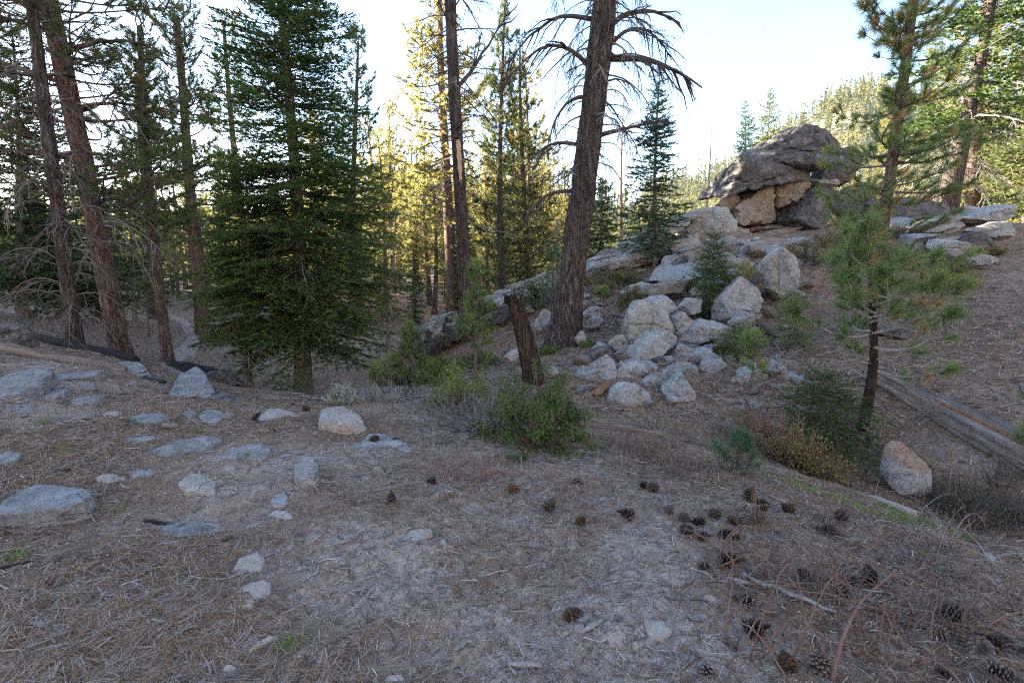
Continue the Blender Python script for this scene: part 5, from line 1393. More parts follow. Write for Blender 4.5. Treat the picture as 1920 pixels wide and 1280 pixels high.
ledge('broken rock steps between the outcrop and the boulder pile', [
    (1250, 500, 1320, 470, 16.6, 17.6, 6, 0.5), (1300, 470, 1400, 465, 18.0, 18.5, 7, 0.6), (1290, 520, 1330, 500, 14.6, 15.4, 5, 0.4), (1400, 470, 1430, 480, 17.0, 16.5, 4, 0.5),
    (1560, 470, 1640, 440, 18.2, 19.5, 7, 0.5), (1640, 430, 1780, 425, 19.6, 19.8, 9, 0.55), (1700, 450, 1770, 470, 17.5, 17.0, 5, 0.4)], 303, M['rock_grey'], (0.12, 0.3))

# --- loose stones
STP = []
for k in range(6):
    r = np.random.default_rng(600 + k)
    N = norm(np.concatenate([r.normal(size=(11, 3)), np.eye(3), -np.eye(3)])); D = r.uniform(0.65, 1.0, 17)
    v, f = rock_geo(N, D, np.ones(3), 600 + k, 3, 120, 0.05, 0.03)
    g = Geo(); g.add(v, f)
    STP.append([g.mesh('stone', [M[m]], sharp=24) for m in ('rock_grey', 'rock_pale', 'rock_tan')])
def scatter_stones(n, px, py, size, mats, label, group, seed, flat=(0.35, 0.7), name='stone'):
    r = np.random.default_rng(seed)
    for k in range(n):
        p = ground_pt(r.uniform(*px), r.uniform(*py))
        s = math.exp(r.uniform(math.log(size[0]), math.log(size[1])))
        o = link(name, STP[r.integers(6)][r.choice(mats)])
        o.scale = (s * r.uniform(0.8, 1.5), s, s * r.uniform(*flat)); o.rotation_euler = (r.normal(0, .25), r.normal(0, .25), r.uniform(0, 6.28))
        o.location = p + np.array([0, 0, s * 0.12])
        tag(o, label, 'rock', group)
scatter_stones(56, (1080, 1480), (580, 760), (0.035, 0.13), (0, 0, 0, 1), 'small loose grey stone between the big boulders of the pile', 'loose stones in the boulder pile', 611)
scatter_stones(64, (1090, 1460), (565, 715), (0.13, 0.30), (0, 0, 2), 'angular block filling the gaps of the boulder pile', 'blocks filling the boulder pile', 621, (0.5, 0.95), 'rock_block')
scatter_stones(64, (940, 1310), (470, 580), (0.12, 0.40), (0, 0), 'broken flat block strewn along the spur', 'broken blocks along the spur', 622, (0.25, 0.5), 'rock_block')
scatter_stones(32, (1270, 1500), (450, 560), (0.15, 0.42), (0, 0, 2), 'tumbled block below the stacked outcrop', 'tumbled blocks below the outcrop', 623, (0.4, 0.8), 'rock_block')
scatter_stones(26, (1230, 1480), (680, 770), (0.05, 0.13), (0, 0, 2), 'fist-sized stone scattered below the boulder pile', 'stones below the boulder pile', 612)
scatter_stones(22, (940, 1100), (600, 720), (0.04, 0.14), (0, 0), 'grey stone on the slope round the massive trunk', 'stones round the massive trunk', 613)
scatter_stones(30, (0, 480), (700, 800), (0.03, 0.10), (0, 1, 0), 'pale stone lying on the slope below the bedrock', 'stones below the left bedrock', 614, (0.3, 0.5))
scatter_stones(26, (0, 700), (780, 1270), (0.012, 0.04), (1, 0, 2), 'small stone chip in the needle litter, left foreground', 'stone chips in the left foreground', 615)
scatter_stones(24, (700, 1500), (860, 1270), (0.010, 0.028), (1, 0, 2), 'pebble in the sandy litter, centre foreground', 'pebbles in the centre foreground', 616)
scatter_stones(24, (1560, 1900), (620, 900), (0.02, 0.06), (2, 0, 1), 'tan stone chip on the slope around the split log', 'stone chips round the split log', 617)
scatter_stones(22, (1480, 1840), (420, 520), (0.06, 0.22), (0, 0), 'grey stone among the shrubs below the outcrop', 'stones below the outcrop', 618)
# ------------------------------------------------------------------ logs, stumps, driftwood
def log_mesh(g, A, Bp, r0, r1, seed, sides=22, K=40, rough=0.10, mat=0, cut=None, flat=1.0):
    """A lying log from A to Bp (local points) with split, weathered grain; cut opens a trough along its top."""
    A, Bp = np.asarray(A, float), np.asarray(Bp, float)
    s = np.linspace(0, 1, K); ax = A + (Bp - A) * s[:, None]
    t = norm(Bp - A); u = norm(np.cross(t, [0, 0, 1.0])); w = np.cross(u, t)
    a = np.arange(sides) * 2 * math.pi / sides
    rad = (r0 + (r1 - r0) * s)[:, None] * np.ones(sides)
    P = np.stack([np.repeat(s[:, None] * np.linalg.norm(Bp - A), sides, 1) * 0.8, np.cos(a)[None] * 3.0 * np.ones((K, 1)), np.sin(a)[None] * 3.0 * np.ones((K, 1))], -1).reshape(-1, 3)
    n = (np.abs(vnoise(P * np.array([0.6, 1.6, 1.6]), seed)) + 0.6 * np.abs(vnoise(P * np.array([1.2, 3.4, 3.4]), seed + 2))).reshape(K, sides) - 0.35
    rad = rad * (1 + n * rough * 2.2)
    if cut:
        m = np.exp(-((np.angle(np.exp(1j * (a - cut[2]))) / cut[3]) ** 2))[None] * (sstep(cut[0], cut[0] + 0.08, s) * sstep(cut[1], cut[1] - 0.12, s))[:, None]
        rad = rad * (1 - 0.62 * m)
    end = 1 - 0.25 * np.exp(-s * 30) - 0.25 * np.exp(-(1 - s) * 30)
    rad = rad * end[:, None]
    v = ax[:, None, :] + u[None, None] * (np.cos(a)[None] * rad)[..., None] + w[None, None] * (np.sin(a)[None] * rad * flat)[..., None]
    k, s_ = np.meshgrid(np.arange(K - 1), np.arange(sides), indexing='ij'); s2 = (s_ + 1) % sides
    Aq = k * sides + s_; Bq = k * sides + s2; C = (k + 1) * sides + s2; D = (k + 1) * sides + s_
    f = np.concatenate([np.stack([Aq, Bq, C], -1).reshape(-1, 3), np.stack([Aq, C, D], -1).reshape(-1, 3)])
    e = (K - 1) * sides
    f = np.concatenate([f, np.array([[e, e + i, e + i + 1] for i in range(1, sides - 1)]), np.array([[0, i + 1, i] for i in range(1, sides - 1)])])
    mm = np.full(len(f), mat)
    if cut:
        fm = m[k.ravel(), s_.ravel()] > 0.5
        mm[:2 * len(fm)] = np.where(np.r_[fm, fm], 1, mat)
    g.add(v.reshape(-1, 3), f, mm)

def log_obj(name, p0, p1, r0, r1, mats, seed, parent=None, **k):
    """The log is modelled along its own x axis so that the grain follows it."""
    p0, p1 = np.asarray(p0, float), np.asarray(p1, float)
    d = p1 - p0; L = float(np.linalg.norm(d))
    g = Geo(); log_mesh(g, (0, 0, 0), (L, 0, 0), r0, r1, seed, **k)
    o = g.build(name, mats, parent)
    o.rotation_euler = (0, -math.asin(d[2] / L), math.atan2(d[1], d[0]))
    o.location = p0 - (np.array(parent.location) if parent is not None else 0)
    return o
def fallen_log(label, p0, p1, r0, r1, mat, seed, name='fallen_log', cut=None, rough=0.10, lift=0.5, K=40, flat=1.0, cat='log'):
    a = np.array(p0) + np.array([0, 0, r0 * lift]); b = np.array(p1) + np.array([0, 0, r1 * lift])
    return tag(log_obj(name, a, b, r0, r1, [M[mat], M['rotwood']], seed, rough=rough, cut=cut, K=K, flat=flat), label, cat)

M['log_grain'] = plain_mat('split_grey_log', [(0.30, (0.03, 0.024, 0.02)), (0.43, (0.12, 0.093, 0.075)), (0.56, (0.22, 0.18, 0.15)), (0.72, (0.36, 0.315, 0.275))], 16, 0.92, 1.0, (0.09, 1, 1), 0, 0.03, 70)
lg = thing('fallen_log', 'long weathered split log with rotten orange core lying down the right slope', 'log', at_ground(1780, 760, 7.0))
def log_piece(name, A, Bp, r0, r1, seed, **k):
    return log_obj(name, A, Bp, r0, r1, [M['log_grain'], M['rotwood']], seed, lg, **k)
la, lb = at_ground(1628, 700, 8.5), at_ground(1990, 880, 5.5)
log_piece('trunk_shell', la + np.array([0, 0, .08]), lb + np.array([0, 0, .10]), 0.12, 0.25, 401, rough=0.22, K=120, sides=40, cut=(0.42, 0.97, 1.30, 0.32))
log_piece('split_slab', la + np.array([-0.05, -0.20, .03]), at_ground(1850, 815, 6.2) + np.array([0, -0.12, .03]), 0.06, 0.08, 402, rough=0.25, K=70, sides=18, flat=0.6)
log_piece('split_slab', at_ground(1745, 735, 7.4) + np.array([0.15, 0.25, .10]), lb + np.array([0.2, .35, .16]), 0.05, 0.11, 403, rough=0.3, K=60, sides=18)

fallen_log('weathered grey log running across the bedrock at left', at_ground(-30, 662, 7.4), at_ground(236, 700, 7.6), 0.10, 0.07, 'log_grain', 404, rough=0.15)
fallen_log('blackened log lying behind the weathered log at left', at_ground(36, 625, 10.2), at_ground(256, 684, 9.4), 0.13, 0.10, 'char', 405, rough=0.2)
fallen_log('short charred log beside the path pine', at_ground(318, 692, 11.2), at_ground(395, 716, 10.4), 0.10, 0.08, 'char', 406, rough=0.25)
fallen_log('second charred log end behind the short charred log', at_ground(345, 690, 12.5), at_ground(410, 702, 12.0), 0.11, 0.09, 'char', 407, rough=0.25)
fallen_log('dark bark slab lying in the sand before the humped boulder', at_ground(272, 735, 7.2), at_ground(312, 738, 7.1), 0.05, 0.04, 'char', 408, rough=0.25, flat=0.5)
fallen_log('bleached log end propped beside the rounded white boulder', at_ground(1428, 548, 12.3), at_ground(1470, 582, 11.4), 0.12, 0.10, 'log_grain', 409, rough=0.12)
fallen_log('grey rotten log lying along the gully left of the manzanita', at_ground(640, 738, 9.4), at_ground(760, 752, 8.8), 0.09, 0.07, 'log_grain', 410, rough=0.2)
fallen_log('dark driftwood log lying in the creek bed right of the manzanita', at_ground(1070, 824, 5.9), at_ground(1240, 826, 5.7), 0.06, 0.05, 'log_grain', 411, rough=0.3)
fallen_log('reddish bark slab leaning by the lowest pale boulder', at_ground(1115, 760, 7.9), at_ground(1140, 728, 8.6), 0.08, 0.07, 'rotwood', 412, rough=0.15, flat=0.35, name='bark_slab', cat='bark')
fallen_log('pale fallen pole on the slope below the slanting slab', at_ground(1775, 400, 20.5) + np.array([0, 0, .2]), at_ground(1850, 402, 20.0) + np.array([0, 0, .3]), 0.11, 0.08, 'log_grain', 413)
def driftwood(label, px, py, Y, seed, size=0.35):
    r = np.random.default_rng(seed); p = at_ground(px, py, Y)
    g = Geo()
    for k in range(5):
        s = np.linspace(0, 1, 8)[:, None]
        d = norm(np.array([r.uniform(-1, 1), r.uniform(-0.4, 0.4), r.uniform(0.1, 1.1)]))
        c = d * s * size * r.uniform(0.5, 1.1) + np.array([r.uniform(-1, .5), 0, 1]) * (s ** 2) * 0.12 + r.normal(0, 0.012, (8, 3))
        c[0] = r.normal(0, 0.04, 3); c[0, 2] = -0.03
        tubes(g, c, (0.035 * (1 - 0.8 * s[:, 0]) + 0.004) * (0.6 + 0.4 * r.random()), 7)
    return tag(g.build('driftwood', [M['twig_mid']], None, loc=p), label, 'wood')
driftwood('twisted upright piece of pale driftwood at the creek', 1238, 812, 5.75, 421, 0.22)
driftwood('splintered pale wood lying by the knobbly boulder', 1512, 716, 8.4, 422, 0.3)
driftwood('grey root tangle at the foot of the bushy young pine', 1640, 806, 6.7, 423, 0.2)
driftwood('grey branch wood above the lower fir seedling', 1470, 660, 9.6, 424, 0.3)

# broken stump behind the manzanita
def stump():
    b0 = at_ground(1003, 726, 8.3); t0 = unproj(958, 548, 8.3)
    root = thing('broken_stump', 'leaning broken dark stump with splintered top behind the manzanita', 'stump', b0)
    vec = t0 - b0
    g, P, rad = stem_mesh(0.165, 0.125, vec, 30, 46, 55, 0.07, 0.15, 0.01)
    v = g.v[0]
    hh = vec[2]; k = v[:, 2] > hh * 0.86
    ang = np.arctan2(v[:, 1] - vec[1], v[:, 0] - vec[0])
    v[:, 2] = np.where(k, v[:, 2] - (v[:, 2] - hh * 0.86) * (0.9 * np.abs(np.sin(ang * 2.3 + 0.5)) ** 0.6), v[:, 2])
    g.build('trunk', [M['bark_dark']], root)
    for j in range(6):
        r = np.random.default_rng(430 + j); a = r.uniform(0, 6.28)
        q = P(hh * 0.9) + np.array([math.cos(a) * 0.09, math.sin(a) * 0.09, 0]); gg = Geo(); s = np.linspace(0, 1, 4)[:, None]
        tubes(gg, q + s * np.array([r.normal(0, .03), 0, r.uniform(0.12, 0.26)]), 0.03 * (1 - s[:, 0]) + 0.004, 5)
        gg.build('splinter', [M['bark_dark']], root)
    limb('dead_branch', root, 'twig_grey', P(hh * 0.78), 0.1, -0.3, 0.45, 0.012, 0.6, 1, 0, 0, 438)
stump()

# ------------------------------------------------------------------ shrubs
def shrub(label, base, w, h, leaf, nstem, nleaf, lsize, seed, stem='twig', name='shrub', dead=0.0, group=None, lob=0.55, d=None, low=0.0, stem_r=0.008, fine=3, spread=0.045):
    """Stems rising from one root, leaves in clumps toward their ends."""
    r = np.random.default_rng(seed)
    root = thing(name, label, 'shrub', base, group)
    d = d or w
    az = r.uniform(0, 6.283, nstem); rr = np.sqrt(r.random(nstem)) * r.uniform(0.75, 1.2, nstem)
    tip = np.stack([np.cos(az) * rr * w * 0.5, np.sin(az) * rr * d * 0.5, h * (1 - (rr * 0.75) ** 2) * r.uniform(0.35, 1.15, nstem)], -1)
    s = np.linspace(0, 1, 6)[None, :, None]
    b = np.stack([r.normal(0, 0.06 * w, nstem), r.normal(0, 0.06 * d, nstem), np.full(nstem, -0.05)], -1)
    mid = b * 0.45 + tip * 0.55 + np.stack([np.cos(az), np.sin(az), az * 0 - 0.3], -1) * 0.07 * w
    C = b[:, None] * (1 - s) ** 2 + 2 * mid[:, None] * s * (1 - s) + tip[:, None] * s ** 2 + r.normal(0, 0.012 * w, (nstem, 6, 3)) * s
    g = Geo(); tubes(g, C, np.tile((stem_r * (1 - 0.8 * s[0, :, 0]) + 0.0015) * (0.5 + 0.5 * w), (nstem, 1)), 5 if stem_r > 0.005 else 3, cap=False)
    if fine:
        nf = nstem * fine; ii = r.integers(0, nstem, nf); jj = r.integers(2, 6, nf)
        bb = C[ii, jj]; dd = norm(norm(tip[ii] - b[ii]) + r.normal(0, 0.7, (nf, 3))); ll = r.uniform(0.08, 0.28, nf) * h
        tubes(g, bb[:, None] + dd[:, None] * (ll[:, None] * np.linspace(0, 1, 3))[..., None] + r.normal(0, 0.01 * w, (nf, 3, 3)), np.full((nf, 3), 0.0013), 2, cap=False)
    g.build('stem', [M[stem]], root)
    live = r.random(nstem) >= max(dead, 0.15)
    T = C[live]
    if len(T) and nleaf:
        m = max(1, nleaf // len(T))
        u = r.uniform(lob, 1.0, (len(T), m)); i0 = np.clip((u * 5).astype(int), 0, 4); fr = u * 5 - i0
        ii = np.arange(len(T))[:, None]
        Pp = T[ii, i0] * (1 - fr)[..., None] + T[ii, i0 + 1] * fr[..., None]
        Pp = Pp.reshape(-1, 3) + r.normal(0, 1, (len(T) * m, 3)) * np.array([w * spread, d * spread, h * spread])
        Pp[:, 2] = np.maximum(Pp[:, 2], low + 0.01)
        n = len(Pp)
        D = norm(r.normal(size=(n, 3)) + np.array([0, 0, 0.5])); S_ = norm(np.cross(D, norm(r.normal(size=(n, 3)))))
        L = lsize * r.uniform(0.7, 1.3, n)[:, None]
        v = np.stack([Pp, Pp + D * L * 0.5 + S_ * L * 0.32, Pp + D * L, Pp + D * L * 0.5 - S_ * L * 0.32], 1).reshape(-1, 3)
        q = np.arange(n)[:, None] * 4
        f = np.concatenate([q + [0, 1, 2], q + [0, 2, 3]])
        clump = np.repeat(r.uniform(0.15, 0.75, len(T)), m)
        g = Geo(); g.add(v, f, 0, np.repeat(np.clip(clump + r.normal(0, 0.14, n), 0, 1), 4))
        g.build('leaves', [M[leaf]], root, False)
    return root
mz = at_ground(1000, 846, 4.75)
shrub('rounded green manzanita with reddish stems at the edge of the shelf', mz + np.array([0.05, 0.1, 0]), 1.25, 0.58, 'leaf_manz', 90, 6800, 0.028, 501, 'stem_red', 'manzanita', lob=0.72, spread=0.034)
shrub('leggy upper half of manzanita growing round the broken stump', at_ground(1010, 790, 6.3), 1.1, 0.85, 'leaf_manz', 46, 2200, 0.03, 502, 'stem_red', 'manzanita', lob=0.75, spread=0.03)
shrub('bright green manzanita sprig left of the dead grey twigs', at_ground(868, 780, 6.5), 1.0, 0.55, 'leaf_bright', 40, 2000, 0.032, 503, 'stem_red', 'manzanita', lob=0.55)
shrub('bare grey twiggy half of the manzanita, dead on its left side', at_ground(905, 818, 5.3), 1.7, 0.36, 'leaf_manz', 110, 160, 0.024, 504, 'twig_mid', 'dead_shrub', dead=0.93, fine=9, stem_r=0.006)
shrub('second tangle of bare grey twigs left of the manzanita', at_ground(840, 795, 6.0), 1.2, 0.3, 'leaf_manz', 60, 0, 0.02, 505, 'twig_mid', 'dead_shrub', dead=1.0, fine=8, stem_r=0.006)
shrub('pale grey sagebrush at the crest below the large fir', at_ground(645, 768, 6.6), 0.55, 0.26, 'leaf_sage', 50, 2200, 0.022, 506, 'twig_grey')
for k, (px, py, Y, w, h, leaf, lab) in enumerate([
    (1128, 534, 15.5, 1.5, 0.55, 'leaf_oak', 'olive scrub oak right of the massive trunk on the spur'),
    (1172, 522, 16.0, 1.3, 0.5, 'leaf_oak', 'yellowish scrub oak just left of the blue-green fir'),
    (1186, 560, 13.8, 1.1, 0.55, 'leaf_oak', 'rounded olive shrub above the blocky boulder'),
    (1408, 510, 14.2, 1.2, 0.85, 'leaf_willow', 'golden-leaved shrub right of the small bright fir'),
    (1520, 490, 15.5, 1.9, 0.75, 'leaf_oak', 'wide dark shrub under the overhang of the outcrop'),
    (1560, 470, 17.5, 1.5, 0.6, 'leaf_oak', 'shrub tucked in the shade right of the outcrop foot'),
    (1760, 545, 13.2, 2.0, 0.6, 'leaf_willow', 'yellow-green shrub at the edge of the sandy slope'),
    (1700, 500, 15.5, 1.8, 0.5, 'leaf_oak', 'dull shrub behind the bushy young pine'),
    (1780, 520, 15.0, 1.2, 0.4, 'leaf_oak', 'low shrub above the yellow-green shrub on the slope'),
    (1860, 470, 17.5, 1.0, 0.3, 'leaf_oak', 'low scrub between the boulders at the top of the slope'),
    (1700, 430, 19.0, 1.8, 0.5, 'leaf_oak', 'scrub in front of the long dark rock'),
    (1050, 560, 15.0, 0.8, 0.4, 'leaf_sage', 'greyish shrub behind the massive trunk base'),
    (820, 700, 11.5, 1.3, 0.5, 'leaf_bright', 'fresh green shrub in the gully below the ledge'),
    (900, 690, 11.0, 1.2, 0.4, 'leaf_oak', 'dry olive shrub between the sapling and the stump'),
    (760, 700, 12.0, 1.0, 0.4, 'leaf_oak', 'dull shrub in the gully by the dead sapling'),
    (1760, 400, 23.0, 2.0, 0.7, 'leaf_oak', 'scrub on the skyline right of the long dark rock'),
    (1100, 640, 11.0, 0.4, 0.12, 'leaf_bright', 'tiny green plant at the right foot of the massive trunk'),
    (1030, 660, 10.8, 0.5, 0.15, 'leaf_bright', 'tiny green plant at the left foot of the massive trunk')]):
    p = at_ground(px, py, Y)
    shrub(lab, p, w, h, leaf, 46, int(2600 * min(1, w)), 0.045 if Y > 9 else 0.03, 520 + k, 'twig')

# willow thicket and creek growth
for k, (px, py, Y, w, h) in enumerate([(1440, 850, 6.3, 0.9, 0.55), (1490, 868, 6.1, 0.9, 0.6), (1545, 880, 5.9, 0.8, 0.45), (1400, 830, 6.6, 0.7, 0.5)]):
    shrub(('thin', 'densest', 'low', 'sparse')[k] + ' yellow willow clump ' + ('left of the dark fir sapling', 'before the dark fir sapling', 'beside the dark creek hollow', 'farthest from the rusty boulder')[k],
          at_ground(px, py, Y), w, h, 'leaf_willow', 80, (700, 1500, 700, 400)[k], 0.028, 560 + k, 'stem_red', 'willow', lob=0.35)

# dry low brush with bare reddish twigs
r = np.random.default_rng(91)
for k in range(20):
    px, py = r.uniform(1080, 1420), r.uniform(815, 890)
    shrub('low dry twiggy brush on the bank between manzanita and pine seedling', ground_pt(px, py), r.uniform(0.35, 0.7), r.uniform(0.12, 0.26), 'leaf_willow', 26, 60, 0.012, 600 + k, 'twig_mid' if k % 3 else 'stem_red', 'dry_brush', group='dry brush on the creek bank', lob=0.4, stem_r=0.0025)
for k in range(34):
    px, py = r.uniform(1380, 1930), r.uniform(940, 1230)
    shrub('leafless reddish twig brush in the lower right', ground_pt(px, py), r.uniform(0.25, 0.55), r.uniform(0.12, 0.32), 'leaf_willow', 16, 36, 0.010, 640 + k, 'twig_mid' if k % 2 else 'stem_red', 'dry_brush', group='dry brush in the lower right', lob=0.4, stem_r=0.003)
for k in range(10):
    px, py = r.uniform(1740, 1940), r.uniform(905, 1000)
    shrub('dark straggly growth overhanging the creek bank at right', ground_pt(px, py), r.uniform(0.5, 0.9), r.uniform(0.2, 0.4), 'leaf_oak', 30, 300, 0.016, 670 + k, 'twig', 'bank_shrub', group='growth on the right creek bank', lob=0.3)
for k in range(12):
    px, py = r.uniform(690, 830), r.uniform(735, 760)
    shrub('low grey twiggy brush along the gully rim left of the manzanita', ground_pt(px, py), r.uniform(0.4, 0.7), r.uniform(0.15, 0.3), 'leaf_sage', 24, 60, 0.015, 690 + k, 'twig_grey', 'dry_brush', group='grey brush on the gully rim', lob=0.4)

# arching dead stems
def stems(label, px, py, n, L, rise, spread, seed, mat='stem_red', rad=0.004, name='dry_stalks'):
    r = np.random.default_rng(seed); p = ground_pt(px, py)
    root = thing(name, label, 'dead stems', p)
    s = np.linspace(0, 1, 9)
    for k in range(n):
        g = Geo(); a = r.uniform(0, 6.28); l = L * r.uniform(0.5, 1.1); up = rise * r.uniform(0.3, 1.2)
        c = np.stack([np.cos(a) * s * l, np.sin(a) * s * l * 0.7, up * np.sin(s * r.uniform(1.6, 3.0))], -1) + np.cumsum(r.normal(0, 0.012 * l, (9, 3)), 0)
        c[:, :2] += r.normal(0, spread, 2)
        zz = gz(c[:, 0] + p[0], c[:, 1] + p[1]) - p[2]
        c[:, 2] = np.maximum(c[:, 2] + zz * 0.7, zz + 0.008)
        tubes(g, c, rad * (1 - 0.6 * s) * r.uniform(0.6, 1.2), 5)
        if r.random() < 0.6:
            j = r.integers(3, 7); q = np.linspace(0, 1, 5)[:, None]
            tubes(g, c[j] + q * (norm(r.normal(size=3) + [0, 0, .6]) * l * 0.4), np.full(5, rad * 0.5), 4)
        g.build('stalk', [M[mat]], root)
    return root
stems('flattened reddish dry stalks behind the centre pine cones', 870, 898, 22, 0.55, 0.10, 0.12, 701)
stems('tangle of thin red stalks right of the centre', 1050, 930, 26, 0.40, 0.10, 0.12, 702, rad=0.0025)
stems('small nest of red stalks above the sandy hump', 1130, 985, 24, 0.26, 0.08, 0.07, 703, rad=0.0025)
stems('arched pinkish stalks over a pair of pine cones', 1370, 1060, 14, 0.40, 0.16, 0.10, 704)
stems('thick mat of reddish stalks in the lower right corner', 1750, 1150, 30, 0.6, 0.16, 0.25, 705)
stems('bare pinkish stalks rising at the bottom edge', 1420, 1240, 9, 0.35, 0.40, 0.08, 706)
stems('grey brittle stalks beside the reddish centre stalks', 960, 905, 12, 0.35, 0.10, 0.1, 707, 'twig_grey', 0.003)
stems('grey wiry stems at the right edge among the brush', 1800, 1040, 22, 0.45, 0.22, 0.2, 708, 'twig_grey', 0.003)
stems('long pale straw stalks on the left slope', 270, 800, 16, 0.7, 0.30, 0.5, 709, 'twig_grey', 0.002)
stems('reddish stalks tucked behind the large sloping slab at the crest', 660, 790, 14, 0.35, 0.15, 0.15, 710, rad=0.002)
def lone_stalk(label, pts, rad, mat='stem_red'):
    P0 = ground_pt(*pts[0][:2]); Y0 = P0[1]
    W = np.array([P0] + [unproj(x, y, Y0 + dy) for x, y, dy in pts[1:]])
    s = np.linspace(0, len(W) - 1, 24)
    c = np.stack([np.interp(s, np.arange(len(W)), W[:, k]) for k in range(3)], -1)
    for _ in range(3): c[1:-1] = (c[:-2] + c[1:-1] * 2 + c[2:]) / 4
    g = Geo(); tubes(g, c - P0, rad * np.linspace(1.1, 0.45, 24), 6)
    tag(g.build('dry_stalk', [M[mat]], None, loc=P0), label, 'dead stem')
lone_stalk('thick bare stalk curving up from the bottom edge at right', [(1560, 1279, 0), (1578, 1200, .05), (1610, 1130, .15), (1680, 1068, .3)], 0.008)
lone_stalk('single upright dry stalk left of the manzanita', [(903, 905, 0), (902, 850, 0), (907, 800, 0), (908, 742, 0)], 0.004)
lone_stalk('short upright stalk beside the tall one', [(856, 900, 0), (862, 850, 0), (868, 825, 0)], 0.004)

# ------------------------------------------------------------------ pine cones
def cone_mesh(seed):
    r = np.random.default_rng(seed); g = Geo()
    tubes(g, np.array([[0, 0, 0.0], [0, 0, 0.05], [0, 0, 0.11]]), np.array([0.018, 0.020, 0.004]), 8, 0, 0.1)
    n = 96
    for k in range(n):
        u = (k + 0.5) / n; z = 0.004 + 0.11 * u
        a = k * 2.39996
        prof_ = math.sin(min(1, 0.30 + u * 0.95) * 3.0) ** 0.75
        L = 0.046 * prof_ + 0.008; w = 0.020 * prof_ + 0.004
        tilt = R(-12 + 75 * u) + r.normal(0, 0.1)
        d = np.array([math.cos(a) * math.cos(tilt), math.sin(a) * math.cos(tilt), math.sin(tilt)]); s_ = np.array([-math.sin(a), math.cos(a), 0])
        up = np.cross(d, s_) * -1
        b = np.array([0, 0, z])
        e = b + d * L
        v = [b + s_ * w * 0.25, b - s_ * w * 0.25, e - s_ * w * 0.5 - d * L * 0.18, e + s_ * w * 0.5 - d * L * 0.18, e + up * 0.004, e - d * L * 0.2 - up * 0.005]
        f = [(0, 1, 2), (0, 2, 3), (3, 2, 4), (1, 0, 5), (2, 1, 5), (0, 3, 5), (4, 2, 5), (3, 4, 5)]
        g.add(np.array(v), f, 0, [0.15, 0.15, 0.5, 0.5, 0.95, 0.4])
    return g.mesh('pine_cone', [M['cone']], False)
CONE = [cone_mesh(k) for k in range(3)]
CONES = [  # px, py, upright?, label
    (735, 950, 1, 'upright pine cone standing alone on the sand left of centre'), (758, 876, 0, 'lone pine cone farther back left of the red stalks'), (817, 910, 0, 'pine cone at the left end of the red stalks'),
    (960, 916, 0, 'pine cone under the right end of the red stalks'), (1025, 954, 0, 'pine cone on the sandy hump left of the red nest'), (1085, 988, 0, 'pine cone beside the small red nest'),
    (1187, 980, 0, 'dark pine cone alone right of the red nest'), (1065, 1166, 0, 'big pine cone alone in the lower centre'), (1412, 1136, 0, 'dark brown pine cone next to the long wood splinter'),
    (1397, 1188, 0, 'large grey-scaled pine cone low in the centre right'), (1538, 1256, 1, 'upright pine cone at the bottom edge'), (1480, 1272, 0, 'pine cone lying at the bottom edge left of the upright one'),
    (1328, 1274, 0, 'pine cone cut by the bottom edge, farthest left there'), (1805, 1174, 0, 'grey pine cone under the stalk mat at right'), (1087, 903, 0, 'pine cone at the brush edge behind the red tangle')]
for p in ((1228, 922), (1200, 917), (1254, 969), (1280, 981), (1278, 1010), (1305, 1020), (1350, 1010), (1383, 1010), (1374, 988), (1320, 992), (1392, 962), (1416, 964), (1397, 980), (1421, 983), (1340, 968), (1420, 942), (1400, 937)):
    CONES.append((*p, 0, 'open pine cone in the large cluster below the pine seedling'))
for p in ((1545, 995), (1530, 992), (1577, 978), (1485, 962)):
    CONES.append((*p, 0, 'small-looking pine cone on the slope right of the large cluster'))
for p in ((1328, 1070), (1352, 1062)): CONES.append((*p, 0, 'pine cone of the pair beneath the arched pinkish stalks'))
for p in ((1500, 1087), (1542, 1090), (1570, 1103), (1600, 1092), (1628, 1094)): CONES.append((*p, 0, 'pine cone in the row of five at centre right'))
for p in ((1765, 1200), (1840, 1238), (1875, 1232), (1885, 1212), (1915, 1236), (1780, 1276), (1850, 1270)): CONES.append((*p, 0, 'grey pine cone among the stalks in the lower right corner'))
for p in ((575, 772), (517, 808), (475, 792), (545, 760), (608, 798), (700, 832), (735, 828)): CONES.append((*p, 0, 'small dark pine cone on the far crest of the shelf'))
r = np.random.default_rng(73)
from collections import Counter
cnt = Counter(c[3] for c in CONES)
for px, py, up, lab in CONES:
    p = ground_pt(px, py); o = link('pine_cone', CONE[r.integers(3)])
    s = r.uniform(0.66, 0.95)
    o.scale = (s, s, s * r.uniform(0.9, 1.1))
    if up: o.rotation_euler = (r.normal(0, .12), r.normal(0, .12), r.uniform(0, 6)); o.location = p - np.array([0, 0, 0.006])
    else:
        o.rotation_euler = (R(90) + r.normal(0, 0.35), 0, r.uniform(0, 6.28)); o.location = p + np.array([0, 0, r.uniform(0.014, 0.034) * s])
    tag(o, lab, 'pine cone', 'fallen pine cones' if cnt[lab] > 1 else None)

